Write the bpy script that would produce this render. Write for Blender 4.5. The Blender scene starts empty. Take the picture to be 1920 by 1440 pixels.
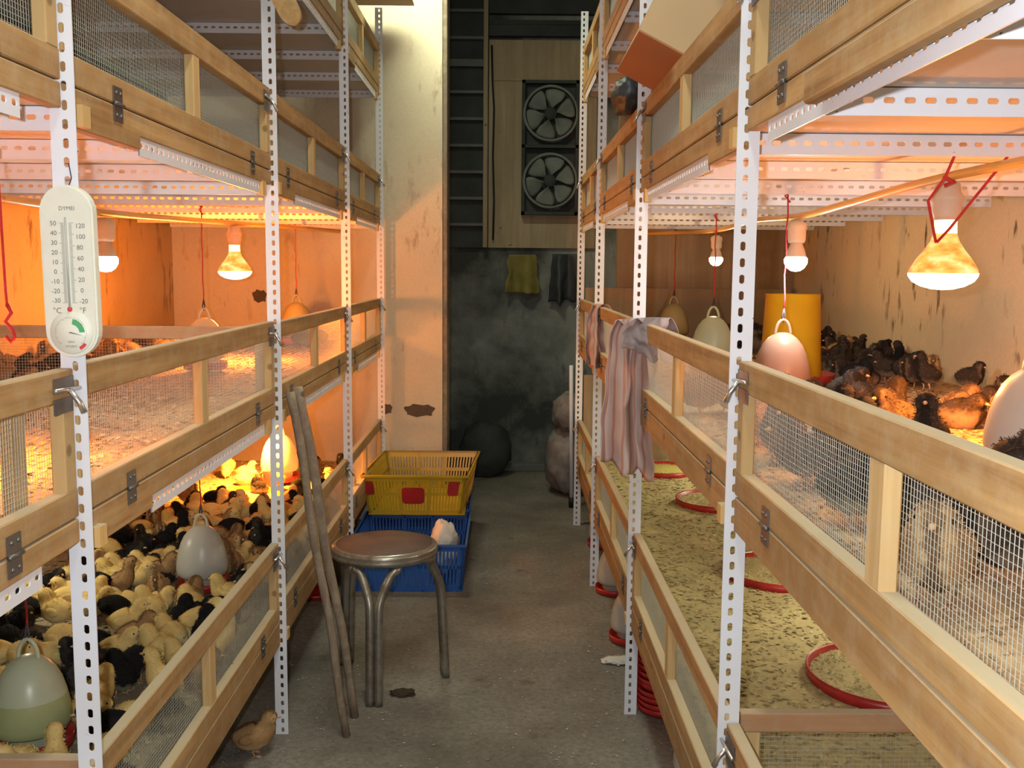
import bpy, math, random
from mathutils import Vector, Matrix, noise
PI = math.pi
R = math.radians
sc = bpy.context.scene
col = sc.collection
random.seed(7)

# ------------------------------------------------------------------ camera
cam_d = bpy.data.cameras.new('camera'); cam = bpy.data.objects.new('camera', cam_d); col.objects.link(cam)
cam_d.sensor_width = 36.0; cam_d.lens = 36.0 * 1850 / 1920; cam_d.clip_start = 0.02
cam.location = (0, 0, 1.35)
cam.rotation_euler = (Matrix.Rotation(-0.0082, 3, 'Z') @ Matrix.Rotation(PI / 2 - 0.1146, 3, 'X') @ Matrix.Rotation(0.008, 3, 'Z')).to_euler()
sc.camera = cam
# ------------------------------------------------------------------ world, view, lights
w = bpy.data.worlds.new('world'); sc.world = w; w.use_nodes = True
w.node_tree.nodes['Background'].inputs[0].default_value = (0.80, 0.92, 0.85, 1)
w.node_tree.nodes['Background'].inputs[1].default_value = 0.02
sc.view_settings.view_transform = 'Standard'; sc.view_settings.look = 'None'
sc.view_settings.gamma = 1; sc.view_settings.use_curve_mapping = False
sc.view_settings.exposure = 0.6

def lamp(name, kind, loc, energy, color, size=0.05, rot=None, **kw):
    d = bpy.data.lights.new(name, kind); d.energy = energy; d.color = color
    if kind == 'AREA':
        d.shape = 'RECTANGLE'; d.size = size[0]; d.size_y = size[1]
    else:
        d.shadow_soft_size = size
    for k, v in kw.items(): setattr(d, k, v)
    o = bpy.data.objects.new(name, d); col.objects.link(o); o.location = loc
    if rot: o.rotation_euler = rot
    return o

lamp('camera_flash', 'POINT', (-0.055, 0.0, 1.385), 50, (0.91, 0.95, 1.0), 0.012)
lamp('aisle_fill_light', 'AREA', (-0.05, 1.4, 3.05), 22, (0.93, 1.0, 0.86), (0.2, 2.2), (0, 0, 0))  # soft ambient fill added above the near aisle, not a visible fixture
lamp('far_tube_light', 'AREA', (-0.42, 4.75, 3.02), 14, (0.93, 1.0, 0.72), (0.5, 0.15), (R(14), 0, 0))
HEAT = (1.0, 0.30, 0.035)
COOL = (0.92, 1.0, 0.95)
WARM = (1.0, 0.72, 0.38)

# ------------------------------------------------------------------ materials
def mat(name, rough=0.7, metal=0.0, color=(0.5, 0.5, 0.5), spec=0.4):
    m = bpy.data.materials.new(name); m.use_nodes = True
    b = m.node_tree.nodes['Principled BSDF']
    b.inputs['Base Color'].default_value = (*color, 1); b.inputs['Roughness'].default_value = rough
    b.inputs['Metallic'].default_value = metal; b.inputs['Specular IOR Level'].default_value = spec
    return m
class NT:
    def __init__(s, m): s.t = m.node_tree; s.b = s.t.nodes['Principled BSDF']; s.m = m
    def n(s, ty, **kw):
        x = s.t.nodes.new(ty)
        for k, v in kw.items(): setattr(x, k, v)
        return x
    def l(s, a, b): s.t.links.new(a, b)
    def coord(s, scale=(1, 1, 1), kind='Object', loc=(0, 0, 0)):
        c = s.n('ShaderNodeTexCoord'); mp = s.n('ShaderNodeMapping')
        s.l(c.outputs[kind], mp.inputs[0]); mp.inputs['Scale'].default_value = scale; mp.inputs['Location'].default_value = loc
        return mp.outputs[0]
    def noise(s, v, scale, detail=4, rough=0.55):
        x = s.n('ShaderNodeTexNoise'); s.l(v, x.inputs[0]); x.inputs['Scale'].default_value = scale
        x.inputs['Detail'].default_value = detail; x.inputs['Roughness'].default_value = rough
        return x.outputs[0]
    def ramp(s, f, stops):
        x = s.n('ShaderNodeValToRGB'); s.l(f, x.inputs[0]); e = x.color_ramp.elements
        while len(e) < len(stops): e.new(0.5)
        for i, (p, c) in enumerate(stops):
            e[i].position = p; e[i].color = (*c, 1) if len(c) == 3 else c
        return x.outputs[0]
    def mix(s, f, a, b, mode='MIX'):
        x = s.n('ShaderNodeMix', data_type='RGBA', blend_type=mode)
        if isinstance(f, (int, float)): x.inputs[0].default_value = f
        else: s.l(f, x.inputs[0])
        for i, c in ((6, a), (7, b)):
            if isinstance(c, tuple): x.inputs[i].default_value = (*c, 1)
            else: s.l(c, x.inputs[i])
        return x.outputs[2]
    def bump(s, h, strength=0.3, dist=0.01):
        x = s.n('ShaderNodeBump'); s.l(h, x.inputs['Height']); x.inputs['Strength'].default_value = strength
        x.inputs['Distance'].default_value = dist; s.l(x.outputs[0], s.b.inputs['Normal'])
    def base(s, c): s.l(c, s.b.inputs['Base Color'])

BW = ((0, (0, 0, 0)), (1, (1, 1, 1)))
M = {}
def wood(name, axis, dark, light, dust=(0.50, 0.43, 0.29), dusty=0.35):
    m = mat(name, 0.75); t = NT(m)
    s = [34, 34, 34]; s[axis] = 1.6
    v = t.coord(tuple(s)); n1 = t.noise(v, 1.4, 5, 0.6)
    s2 = [7, 7, 7]; s2[axis] = 1.1
    n2 = t.noise(t.coord(tuple(s2)), 1.5, 3)
    c = t.ramp(n1, ((0.30, dark), (0.62, light), (0.8, tuple(x * 1.12 for x in light))))
    c2 = t.mix(t.ramp(n2, ((0.35, (0, 0, 0)), (0.65, (1, 1, 1)))), c, tuple((a * 0.5 + b * 0.5) * 0.85 for a, b in zip(dark, light)))
    n3 = t.noise(t.coord((9, 9, 9)), 2.2, 6, 0.7)
    f = t.n('ShaderNodeMath', operation='MULTIPLY'); t.l(t.ramp(n3, ((0.45, (0, 0, 0)), (0.75, (1, 1, 1)))), f.inputs[0]); f.inputs[1].default_value = dusty
    # pale dust lying on faces that look up
    c3 = t.mix(f.outputs[0], c2, dust)
    g = t.n('ShaderNodeNewGeometry'); sp = t.n('ShaderNodeSeparateXYZ'); t.l(g.outputs['Normal'], sp.inputs[0])
    up = t.ramp(sp.outputs[2], ((0.6, (0, 0, 0)), (0.95, (0.75, 0.75, 0.75))))
    c4 = t.mix(up, c3, dust)
    vo = t.n('ShaderNodeTexVoronoi'); t.l(t.coord((4, 4, 4)), vo.inputs[0]); vo.inputs['Scale'].default_value = 1.7
    kn = t.ramp(vo.outputs['Distance'], ((0.0, (1, 1, 1)), (0.055, (0.7, 0.7, 0.7)), (0.075, (0, 0, 0))))
    c5 = t.mix(kn, c4, tuple(x * 0.45 for x in dark))
    t.base(c5); t.bump(n1, 0.25, 0.002)
    return m
WD, WL = (0.25, 0.125, 0.042), (0.47, 0.285, 0.110)
M['wood_y'] = wood('wood_along', 1, WD, WL)
M['wood_x'] = wood('wood_across', 0, (0.36, 0.17, 0.075), (0.55, 0.31, 0.16))
M['wood_z'] = wood('wood_upright', 2, (0.42, 0.26, 0.10), (0.62, 0.42, 0.19), dusty=0.2)
M['wood_end'] = wood('wood_end_grain', 2, (0.52, 0.32, 0.11), (0.70, 0.46, 0.18), dusty=0.1)
M['old_wood'] = wood('weathered_wood', 2, (0.13, 0.095, 0.065), (0.27, 0.20, 0.145), dusty=0.4)
def perfmetal():
    m = mat('white_enamel_steel', 0.38, 0.0, (0.78, 0.79, 0.84)); t = NT(m)
    n = t.noise(t.coord((1, 1, 1)), 60, 3, 0.7)
    d = t.ramp(n, ((0.70, (0, 0, 0)), (0.74, (1, 1, 1))))
    n2 = t.noise(t.coord((1, 1, 1)), 5, 4)
    c = t.mix(t.ramp(n2, ((0.4, (0, 0, 0)), (0.8, (0.5, 0.5, 0.5)))), (0.70, 0.715, 0.78), (0.57, 0.54, 0.53))
    t.base(t.mix(d, c, (0.16, 0.10, 0.07))); return m
M['steel'] = perfmetal()
M['hole_rim'] = M['steel']
M['wire'] = mat('galvanised_wire', 0.4, 0.5, (0.56, 0.57, 0.50))
M['dark_metal'] = mat('dark_hinge_steel', 0.42, 0.75, (0.16, 0.14, 0.13))
M['bright_metal'] = mat('bright_latch_steel', 0.28, 0.9, (0.62, 0.60, 0.57))
def plain(name, c, rough=0.5, var=0.25, scale=12, **kw):
    m = mat(name, rough, 0.0, c, **kw); t = NT(m)
    n = t.noise(t.coord(), scale, 4)
    t.base(t.mix(t.ramp(n, ((0.35, (0, 0, 0)), (0.75, (1, 1, 1)))), c, tuple(x * (1 - var) for x in c))); return m
M['panel'] = plain('pale_board', (0.66, 0.63, 0.59), 0.7, 0.12, 5)
M['red'] = plain('red_plastic', (0.42, 0.025, 0.02), 0.35, 0.3)
M['red_cord'] = plain('red_cord_fibre', (0.55, 0.03, 0.035), 0.7, 0.3, 60)
M['dark_cord'] = plain('dark_cord_fibre', (0.06, 0.04, 0.05), 0.7, 0.3, 60)
def plastic(name, c, trans=0.35):
    m = mat(name, 0.32, 0.0, c, 0.5); t = NT(m)
    n = t.noise(t.coord(), 7, 4)
    cc = t.mix(t.ramp(n, ((0.4, (0, 0, 0)), (0.8, (1, 1, 1)))), c, tuple(x * 0.86 for x in c)); t.base(cc)
    tr = t.n('ShaderNodeBsdfTranslucent'); t.l(cc, tr.inputs[0])
    ms = t.n('ShaderNodeMixShader'); ms.inputs[0].default_value = trans
    out = t.t.nodes['Material Output']; t.l(t.b.outputs[0], ms.inputs[1]); t.l(tr.outputs[0], ms.inputs[2]); t.l(ms.outputs[0], out.inputs[0])
    return m
M['milky'] = plastic('milky_plastic', (0.62, 0.63, 0.58))
M['milky_green'] = plastic('greenish_milky_plastic', (0.60, 0.66, 0.48))
M['milky_water'] = plastic('milky_plastic_with_water', (0.42, 0.46, 0.22), 0.25)
M['milky_yellow'] = plastic('yellow_tinted_milky_plastic', (0.62, 0.50, 0.25))  # yellow lamplight on the far left drinker is put into this colour
M['milky_pink'] = plastic('pinkish_milky_plastic', (0.52, 0.31, 0.23))
M['yellow_plastic'] = plastic('yellow_plastic', (0.95, 0.62, 0.03), 0.5)
M['crate_yellow'] = plastic('yellow_crate_plastic', (0.62, 0.40, 0.02), 0.12)
M['crate_blue'] = plastic('blue_crate_plastic', (0.035, 0.12, 0.42), 0.1)
M['feed'] = plain('yellow_feed', (0.62, 0.52, 0.16), 0.95, 0.35, 160)

def litter_mat(name, a, b, c):
    m = mat(name, 0.95); t = NT(m)
    v = t.coord(); n = t.noise(v, 75, 5, 0.7); n2 = t.noise(v, 6, 4)
    g = t.n('ShaderNodeNewGeometry')
    k = t.ramp(n, ((0.32, a), (0.5, b), (0.68, c)))
    k2 = t.mix(t.ramp(n2, ((0.35, (0, 0, 0)), (0.7, (1, 1, 1)))), k, tuple(x * 0.8 for x in a))
    isl = t.ramp(g.outputs['Random Per Island'], ((0.0, a), (0.45, b), (0.85, c), (1.0, tuple(min(1, x * 1.35) for x in c))))
    t.base(t.mix(0.45, k2, isl)); t.bump(n, 0.6, 0.004); return m
M['litter_mid'] = litter_mat('wood_shavings', (0.30, 0.17, 0.08), (0.54, 0.36, 0.18), (0.74, 0.56, 0.31))
M['litter_low'] = litter_mat('trodden_shavings', (0.30, 0.225, 0.10), (0.50, 0.40, 0.19), (0.68, 0.58, 0.29))
M['litter_dark'] = litter_mat('soiled_shavings', (0.22, 0.17, 0.10), (0.37, 0.30, 0.18), (0.54, 0.46, 0.28))
M['floor_bits'] = litter_mat('scattered_bits', (0.22, 0.18, 0.13), (0.42, 0.37, 0.28), (0.62, 0.57, 0.46))

def wall_mat(name, base, stain, streak=0.6, dado=None, blot=0.0):
    m = mat(name, 0.85); t = NT(m)
    v = t.coord(); n = t.noise(v, 1.6, 5)
    c = t.mix(t.ramp(n, ((0.3, (0, 0, 0)), (0.7, (1, 1, 1)))), base, tuple(x * 0.82 for x in base))
    s = t.noise(t.coord((1, 1, 0.28)), 22, 3, 0.6); pos = t.noise(v, 2.4, 2)
    f = t.n('ShaderNodeMath', operation='MULTIPLY')
    t.l(t.ramp(s, ((0.57, (0, 0, 0)), (0.65, (1, 1, 1)))), f.inputs[0]); t.l(t.ramp(pos, ((0.45, (0, 0, 0)), (0.62, (streak,) * 3))), f.inputs[1])
    c = t.mix(f.outputs[0], c, stain)
    n4 = t.noise(v, 110, 3); c = t.mix(t.ramp(n4, ((0.35, (0.18,) * 3), (0.6, (0, 0, 0)))), c, tuple(x * 0.6 for x in base))
    if blot:
        nb = t.noise(v, 1.3, 6, 0.62)
        c = t.mix(t.ramp(nb, ((0.42, (blot,) * 3), (0.62, (0, 0, 0)))), c, stain)
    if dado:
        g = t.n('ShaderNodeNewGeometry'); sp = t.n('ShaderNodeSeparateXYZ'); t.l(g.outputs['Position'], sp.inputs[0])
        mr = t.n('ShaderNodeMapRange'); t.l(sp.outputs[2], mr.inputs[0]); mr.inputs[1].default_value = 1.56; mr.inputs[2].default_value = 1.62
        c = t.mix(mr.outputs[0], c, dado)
    t.base(c); t.bump(n, 0.2, 0.01); return m
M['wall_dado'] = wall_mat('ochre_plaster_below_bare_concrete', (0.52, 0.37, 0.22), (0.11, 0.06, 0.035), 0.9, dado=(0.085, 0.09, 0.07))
M['wall_side'] = wall_mat('stained_ochre_plaster', (0.68, 0.56, 0.38), (0.10, 0.055, 0.03), 1.0)
M['wall_pillar'] = wall_mat('cream_limewash', (0.66, 0.56, 0.41), (0.24, 0.13, 0.08), 0.45)
M['wall_back'] = wall_mat('grimy_concrete_wall', (0.29, 0.295, 0.265), (0.045, 0.048, 0.044), 0.6, blot=1.0)
M['ply'] = wood('old_plywood', 2, (0.30, 0.215, 0.12), (0.43, 0.325, 0.20), dusty=0.15)
M['brown_board'] = wood('brown_hardboard', 2, (0.27, 0.17, 0.09), (0.35, 0.235, 0.135), dusty=0.1)
M['ceiling'] = plain('dark_roof_board', (0.05, 0.055, 0.048), 0.9, 0.5, 3)
def floor_mat():
    m = mat('dirty_concrete', 0.9); t = NT(m)
    v = t.coord(); n = t.noise(v, 2.2, 8, 0.62); n2 = t.noise(v, 55, 5, 0.7); n3 = t.noise(v, 5, 5, 0.6)
    c = t.ramp(n, ((0.28, (0.115, 0.098, 0.078)), (0.5, (0.20, 0.178, 0.145)), (0.72, (0.29, 0.262, 0.215))))
    c = t.mix(t.ramp(n2, ((0.35, (0.55,) * 3), (0.55, (0, 0, 0)))), c, (0.10, 0.085, 0.068))
    c = t.mix(t.ramp(n2, ((0.64, (0, 0, 0)), (0.70, (0.8,) * 3))), c, (0.42, 0.38, 0.31))
    c = t.mix(t.ramp(n3, ((0.62, (0, 0, 0)), (0.72, (0.7,) * 3))), c, (0.085, 0.062, 0.048))
    t.base(c); t.bump(n2, 0.5, 0.004); return m
M['floor'] = floor_mat()
M['card'] = plain('tan_cardboard', (0.52, 0.36, 0.20), 0.85, 0.1, 3)
M['card_underlit'] = plain('orange_lit_cardboard', (0.40, 0.17, 0.075), 0.85, 0.1, 3)  # box underside: shade and orange glow from below painted into the tan card
M['black'] = plain('black_rubber', (0.012, 0.012, 0.012), 0.6)
M['socket'] = plain('cream_ceramic', (0.62, 0.50, 0.38), 0.5, 0.15)
M['fan_grey'] = plain('dusty_fan_metal', (0.20, 0.21, 0.185), 0.7, 0.4, 8)
M['fan_dark'] = plain('sooty_fan_metal', (0.05, 0.055, 0.05), 0.8, 0.4, 8)
M['dark_slat'] = plain('dark_slats', (0.055, 0.06, 0.055), 0.85, 0.4, 6)
M['grey_edge'] = plain('grey_batten', (0.16, 0.165, 0.15), 0.85, 0.3, 6)
M['seat_top'] = plain('worn_brown_seat', (0.115, 0.07, 0.06), 0.45, 0.6, 9)
M['tube'] = mat('grimy_chromed_tube', 0.36, 0.8, (0.30, 0.27, 0.22))
NTt = NT(M['tube']); _n = NTt.noise(NTt.coord(), 14, 5, 0.65)
NTt.base(NTt.ramp(_n, ((0.35, (0.20, 0.16, 0.11)), (0.6, (0.40, 0.38, 0.34)))))
NTt.l(NTt.ramp(_n, ((0.35, (0.65,) * 3), (0.6, (0.28,) * 3))), NTt.b.inputs['Roughness'])
def cloth_mat(name, c, stripe):
    m = mat(name, 0.85); t = NT(m)
    w_ = t.n('ShaderNodeTexWave', wave_type='BANDS', bands_direction='X'); t.l(t.coord((1, 1, 1), 'UV'), w_.inputs[0]); w_.inputs['Scale'].default_value = 2.0
    w_.inputs['Distortion'].default_value = 1.2
    cc = t.mix(t.ramp(w_.outputs[0], ((0.75, (0, 0, 0)), (0.95, (0.8,) * 3))), c, stripe)
    t.base(cc); tr = t.n('ShaderNodeBsdfTranslucent'); t.l(cc, tr.inputs[0]); ms = t.n('ShaderNodeMixShader'); ms.inputs[0].default_value = 0.25
    t.l(t.b.outputs[0], ms.inputs[1]); t.l(tr.outputs[0], ms.inputs[2]); t.l(ms.outputs[0], t.t.nodes['Material Output'].inputs[0]); return m
M['rag'] = cloth_mat('pinkish_sacking', (0.60, 0.46, 0.43), (0.52, 0.22, 0.16))
M['rag_grey'] = plain('grey_sacking', (0.30, 0.25, 0.26), 0.9, 0.3, 20)
M['sack'] = plain('woven_white_sack', (0.30, 0.26, 0.25), 0.8, 0.45, 22)
M['bag_white'] = plain('white_bag', (0.62, 0.58, 0.54), 0.7, 0.2, 12)
M['bag_dark'] = plain('dark_bag', (0.045, 0.05, 0.055), 0.5, 0.4, 12)
M['yellow_rag'] = plain('yellow_rag', (0.24, 0.20, 0.05), 0.9, 0.3, 12)
M['hose'] = mat('yellow_pipe_plastic', 0.3, 0.0, (0.62, 0.36, 0.10))
M['therm'] = plain('ivory_plastic', (0.72, 0.72, 0.62), 0.4, 0.08, 30)
M['ink'] = mat('grey_ink', 0.6, 0, (0.13, 0.13, 0.13))
M['green_ink'] = mat('green_ink', 0.6, 0, (0.08, 0.38, 0.15))
M['red_ink'] = mat('red_ink', 0.5, 0, (0.60, 0.05, 0.06))
M['dropping'] = plain('brown_clod', (0.06, 0.035, 0.02), 0.9)
M['paper'] = plain('white_scrap', (0.62, 0.60, 0.52), 0.8)
def emis(name, c, s):
    m = mat(name, 0.3, 0, c); b = m.node_tree.nodes['Principled BSDF']
    b.inputs['Emission Color'].default_value = (*c, 1); b.inputs['Emission Strength'].default_value = s; return m
M['led'] = emis('lit_white_globe', (0.93, 1.0, 0.97), 14)
M['warm_globe'] = emis('lit_warm_globe', (1.0, 0.86, 0.6), 14)
M['heat_face'] = emis('lit_heat_bulb_face', (1.0, 0.86, 0.55), 9)
M['heat_side'] = emis('glowing_amber_glass', (1.0, 0.33, 0.06), 0.75)
M['heat_neck'] = emis('glowing_bulb_neck', (1.0, 0.62, 0.22), 2.6)
t_ = NT(M['heat_side']); nn = t_.noise(t_.coord((1, 1, 2)), 22, 4)
t_.l(t_.ramp(nn, ((0.35, (0.45, 0.11, 0.02)), (0.5, (1, 0.40, 0.08)), (0.66, (1, 0.75, 0.35)))), t_.b.inputs['Emission Color'])

def chick_mat(name, back, belly, face, stripe=None):
    m = mat(name, 0.95, spec=0.1); t = NT(m)
    c = t.n('ShaderNodeAttribute', attribute_name='rest'); sp = t.n('ShaderNodeSeparateXYZ'); t.l(c.outputs['Vector'], sp.inputs[0])
    n = t.noise(c.outputs['Vector'], 60, 4, 0.6)
    def madd(a, ka, b, kb):
        x = t.n('ShaderNodeMath', operation='MULTIPLY'); t.l(a, x.inputs[0]); x.inputs[1].default_value = ka
        y = t.n('ShaderNodeMath', operation='MULTIPLY_ADD'); t.l(b, y.inputs[0]); y.inputs[1].default_value = kb; t.l(x.outputs[0], y.inputs[2]); return y.outputs[0]
    hz = madd(sp.outputs[2], 12.0, n, 0.35)
    c1 = t.mix(t.ramp(hz, ((0.44, (0, 0, 0)), (0.60, (1, 1, 1)))), belly, back)
    fx = madd(sp.outputs[0], 12.0, n, 0.35)
    c2 = t.mix(t.ramp(fx, ((0.58, (0, 0, 0)), (0.66, (1, 1, 1)))), c1, face)
    if stripe:
        ab = t.n('ShaderNodeMath', operation='ABSOLUTE'); t.l(sp.outputs[1], ab.inputs[0])
        s = madd(ab.outputs[0], 26.0, n, 0.6)
        c2 = t.mix(t.ramp(s, ((0.42, (0.9,) * 3), (0.52, (0, 0, 0)))), c2, stripe)
    c3 = t.mix(t.ramp(n, ((0.35, (0.35,) * 3), (0.65, (0, 0, 0)))), c2, tuple(x * 0.6 for x in back))
    n5 = t.noise(c.outputs['Vector'], 190, 3, 0.6)
    if stripe: c3 = t.mix(t.ramp(n5, ((0.58, (0, 0, 0)), (0.70, (0.28,) * 3))), c3, belly)
    t.base(c3); return m
CH = {'yellow': chick_mat('yellow_down', (0.72, 0.53, 0.20), (0.74, 0.62, 0.34), (0.76, 0.60, 0.28)),
      'black': chick_mat('black_down', (0.013, 0.012, 0.012), (0.40, 0.34, 0.20), (0.05, 0.045, 0.035)),
      'brown': chick_mat('tan_striped_down', (0.34, 0.20, 0.09), (0.58, 0.44, 0.23), (0.50, 0.34, 0.16), (0.09, 0.045, 0.02)),
      'grey': chick_mat('dark_mottled_down', (0.050, 0.036, 0.028), (0.27, 0.20, 0.14), (0.15, 0.10, 0.065), (0.016, 0.012, 0.01))}
M['beak'] = mat('horn_beak', 0.5, 0, (0.55, 0.36, 0.20)); M['eye'] = mat('dark_eye', 0.15, 0, (0.005, 0.005, 0.005))
M['shank'] = mat('pinkish_shank', 0.6, 0, (0.55, 0.30, 0.18))

# ------------------------------------------------------------------ mesh builder
class MB:
    def __init__(s): s.v = []; s.f = []; s.m = []; s.sm = []; s.uv = None
    def add(s, vs, fs, mi=0, smooth=False):
        o = len(s.v); s.v += [tuple(x) for x in vs]; s.f += [tuple(o + i for i in f) for f in fs]
        s.m += [mi] * len(fs); s.sm += [smooth] * len(fs)
    def box(s, x0, x1, y0, y1, z0, z1, mi=0, bev=0.0):
        if x0 > x1: x0, x1 = x1, x0
        if y0 > y1: y0, y1 = y1, y0
        if not bev:
            vs = [(x, y, z) for z in (z0, z1) for y in (y0, y1) for x in (x0, x1)]
            s.add(vs, [(0, 2, 3, 1), (4, 5, 7, 6), (0, 1, 5, 4), (1, 3, 7, 5), (3, 2, 6, 7), (2, 0, 4, 6)], mi)
        else:   # chamfered long edges
            b = min(bev, (x1 - x0) * .3, (y1 - y0) * .3, (z1 - z0) * .3)
            d = [x1 - x0, y1 - y0, z1 - z0]; a = d.index(max(d)); u, w_ = [i for i in range(3) if i != a]
            lo = [x0, y0, z0]; hi = [x1, y1, z1]
            prof = [(lo[u] + b, lo[w_]), (hi[u] - b, lo[w_]), (hi[u], lo[w_] + b), (hi[u], hi[w_] - b), (hi[u] - b, hi[w_]), (lo[u] + b, hi[w_]), (lo[u], hi[w_] - b), (lo[u], lo[w_] + b)]
            vs = []
            for e in (lo[a], hi[a]):
                for p, q in prof:
                    c = [0, 0, 0]; c[a] = e; c[u] = p; c[w_] = q; vs.append(tuple(c))
            fs = [tuple(range(8))[::-1], tuple(range(8, 16))] + [(i, (i + 1) % 8, 8 + (i + 1) % 8, 8 + i) for i in range(8)]
            s.add(vs, fs, mi)
    def obox(s, c, ax, ay, az, mi=0):   # oriented box: centre and three half-axis vectors
        c, ax, ay, az = map(Vector, (c, ax, ay, az))
        vs = [c + ax * i + ay * j + az * k for k in (-1, 1) for j in (-1, 1) for i in (-1, 1)]
        s.add(vs, [(0, 2, 3, 1), (4, 5, 7, 6), (0, 1, 5, 4), (1, 3, 7, 5), (3, 2, 6, 7), (2, 0, 4, 6)], mi)
    def tube(s, pts, r, seg=8, mi=0, closed=False, caps=True, smooth=True):
        P = [Vector(p) for p in pts]; n = len(P); rs = r if isinstance(r, (list, tuple)) else [r] * n
        up = None; vs = []
        for i, p in enumerate(P):
            if closed: tg = (P[(i + 1) % n] - P[i - 1])
            else: tg = P[min(i + 1, n - 1)] - P[max(i - 1, 0)]
            tg = tg.normalized() if tg.length > 1e-9 else Vector((0, 0, 1))
            if up is None: up = tg.orthogonal().normalized()
            else:
                up = up - tg * up.dot(tg); up = up.normalized() if up.length > 1e-6 else tg.orthogonal().normalized()
            q = tg.cross(up)
            for k in range(seg):
                a = 2 * PI * k / seg; vs.append(p + (up * math.cos(a) + q * math.sin(a)) * rs[i])
        fs = []
        for i in range(n if closed else n - 1):
            j = (i + 1) % n
            for k in range(seg): fs.append((i * seg + k, i * seg + (k + 1) % seg, j * seg + (k + 1) % seg, j * seg + k))
        if not closed and caps: fs += [tuple(range(seg))[::-1], tuple((n - 1) * seg + k for k in range(seg))]
        s.add(vs, fs, mi, smooth)
    def lathe(s, prof, c=(0, 0, 0), seg=24, mi=0, smooth=True, axis='z', mis=None):
        vs = []; fs = []; fm = []
        for r, z in prof:
            for k in range(seg):
                a = 2 * PI * k / seg
                p = (r * math.cos(a), r * math.sin(a), z) if axis == 'z' else (r * math.cos(a), z, r * math.sin(a))
                vs.append((p[0] + c[0], p[1] + c[1], p[2] + c[2]))
        for i in range(len(prof) - 1):
            for k in range(seg):
                fs.append((i * seg + k, i * seg + (k + 1) % seg, (i + 1) * seg + (k + 1) % seg, (i + 1) * seg + k)); fm.append(mi if mis is None else mis[i])
        o = len(s.m); s.add(vs, fs, mi, smooth)
        s.m[o:] = fm
    def grid(s, fn, nu, nv, mi=0, smooth=True, uv=False):
        vs = [fn(i / nu, j / nv) for j in range(nv + 1) for i in range(nu + 1)]
        fs = [(j * (nu + 1) + i, j * (nu + 1) + i + 1, (j + 1) * (nu + 1) + i + 1, (j + 1) * (nu + 1) + i) for j in range(nv) for i in range(nu)]
        s.add(vs, fs, mi, smooth)
        if uv: s.uv = [(i / nu, j / nv) for j in range(nv + 1) for i in range(nu + 1)]
    def sphere(s, c, r, seg=12, rings=8, mi=0, sc=(1, 1, 1)):
        vs = []; fs = []
        for i in range(rings + 1):
            th = PI * i / rings
            for k in range(seg):
                a = 2 * PI * k / seg
                vs.append((c[0] + r * sc[0] * math.sin(th) * math.cos(a), c[1] + r * sc[1] * math.sin(th) * math.sin(a), c[2] + r * sc[2] * math.cos(th)))
        for i in range(rings):
            for k in range(seg): fs.append((i * seg + k, (i + 1) * seg + k, (i + 1) * seg + (k + 1) % seg, i * seg + (k + 1) % seg))
        s.add(vs, fs, mi, True)
    def mesh(s, name, mats, origin=(0, 0, 0)):
        me = bpy.data.meshes.new(name); ox, oy, oz = origin
        me.from_pydata([(x - ox, y - oy, z - oz) for x, y, z in s.v], [], s.f)
        if not isinstance(mats, (list, tuple)): mats = [mats]
        for m_ in mats: me.materials.append(m_)
        me.polygons.foreach_set('material_index', s.m); me.polygons.foreach_set('use_smooth', s.sm)
        if s.uv:
            l = me.uv_layers.new(name='UVMap')
            for lp in me.loops:
                if lp.vertex_index < len(s.uv): l.data[lp.index].uv = s.uv[lp.vertex_index]
        me.update(); return me
    def build(s, name, mats, parent=None, **kw):    # vertices are given in world space unless local=True
        o_ = (0, 0, 0)
        if parent is not None and not kw.get('local'):
            p = parent
            while p is not None: o_ = tuple(a + b for a, b in zip(o_, p.location)); p = p.parent
        if kw.get('at') is not None: o_ = kw['at']
        o = bpy.data.objects.new(name, s.mesh(name, mats, (0, 0, 0) if kw.get('local') else o_)); col.objects.link(o)
        if parent is not None: o.parent = parent
        elif kw.get('at') is not None: o.location = kw['at']
        return o
def tag(o, label=None, cat=None, group=None, kind=None):
    if label: o['label'] = label
    if cat: o['category'] = cat
    if group: o['group'] = group
    if kind: o['kind'] = kind
    return o
def empty(name, loc, label=None, cat=None, group=None):
    o = bpy.data.objects.new(name, None); o.empty_display_size = 0.05; col.objects.link(o); o.location = loc
    return tag(o, label, cat, group)
def copy_tree(o, parent=None):
    c = o.copy(); col.objects.link(c); c.parent = parent
    for ch in [x for x in o.children]: copy_tree(ch, c)
    return c

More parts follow.
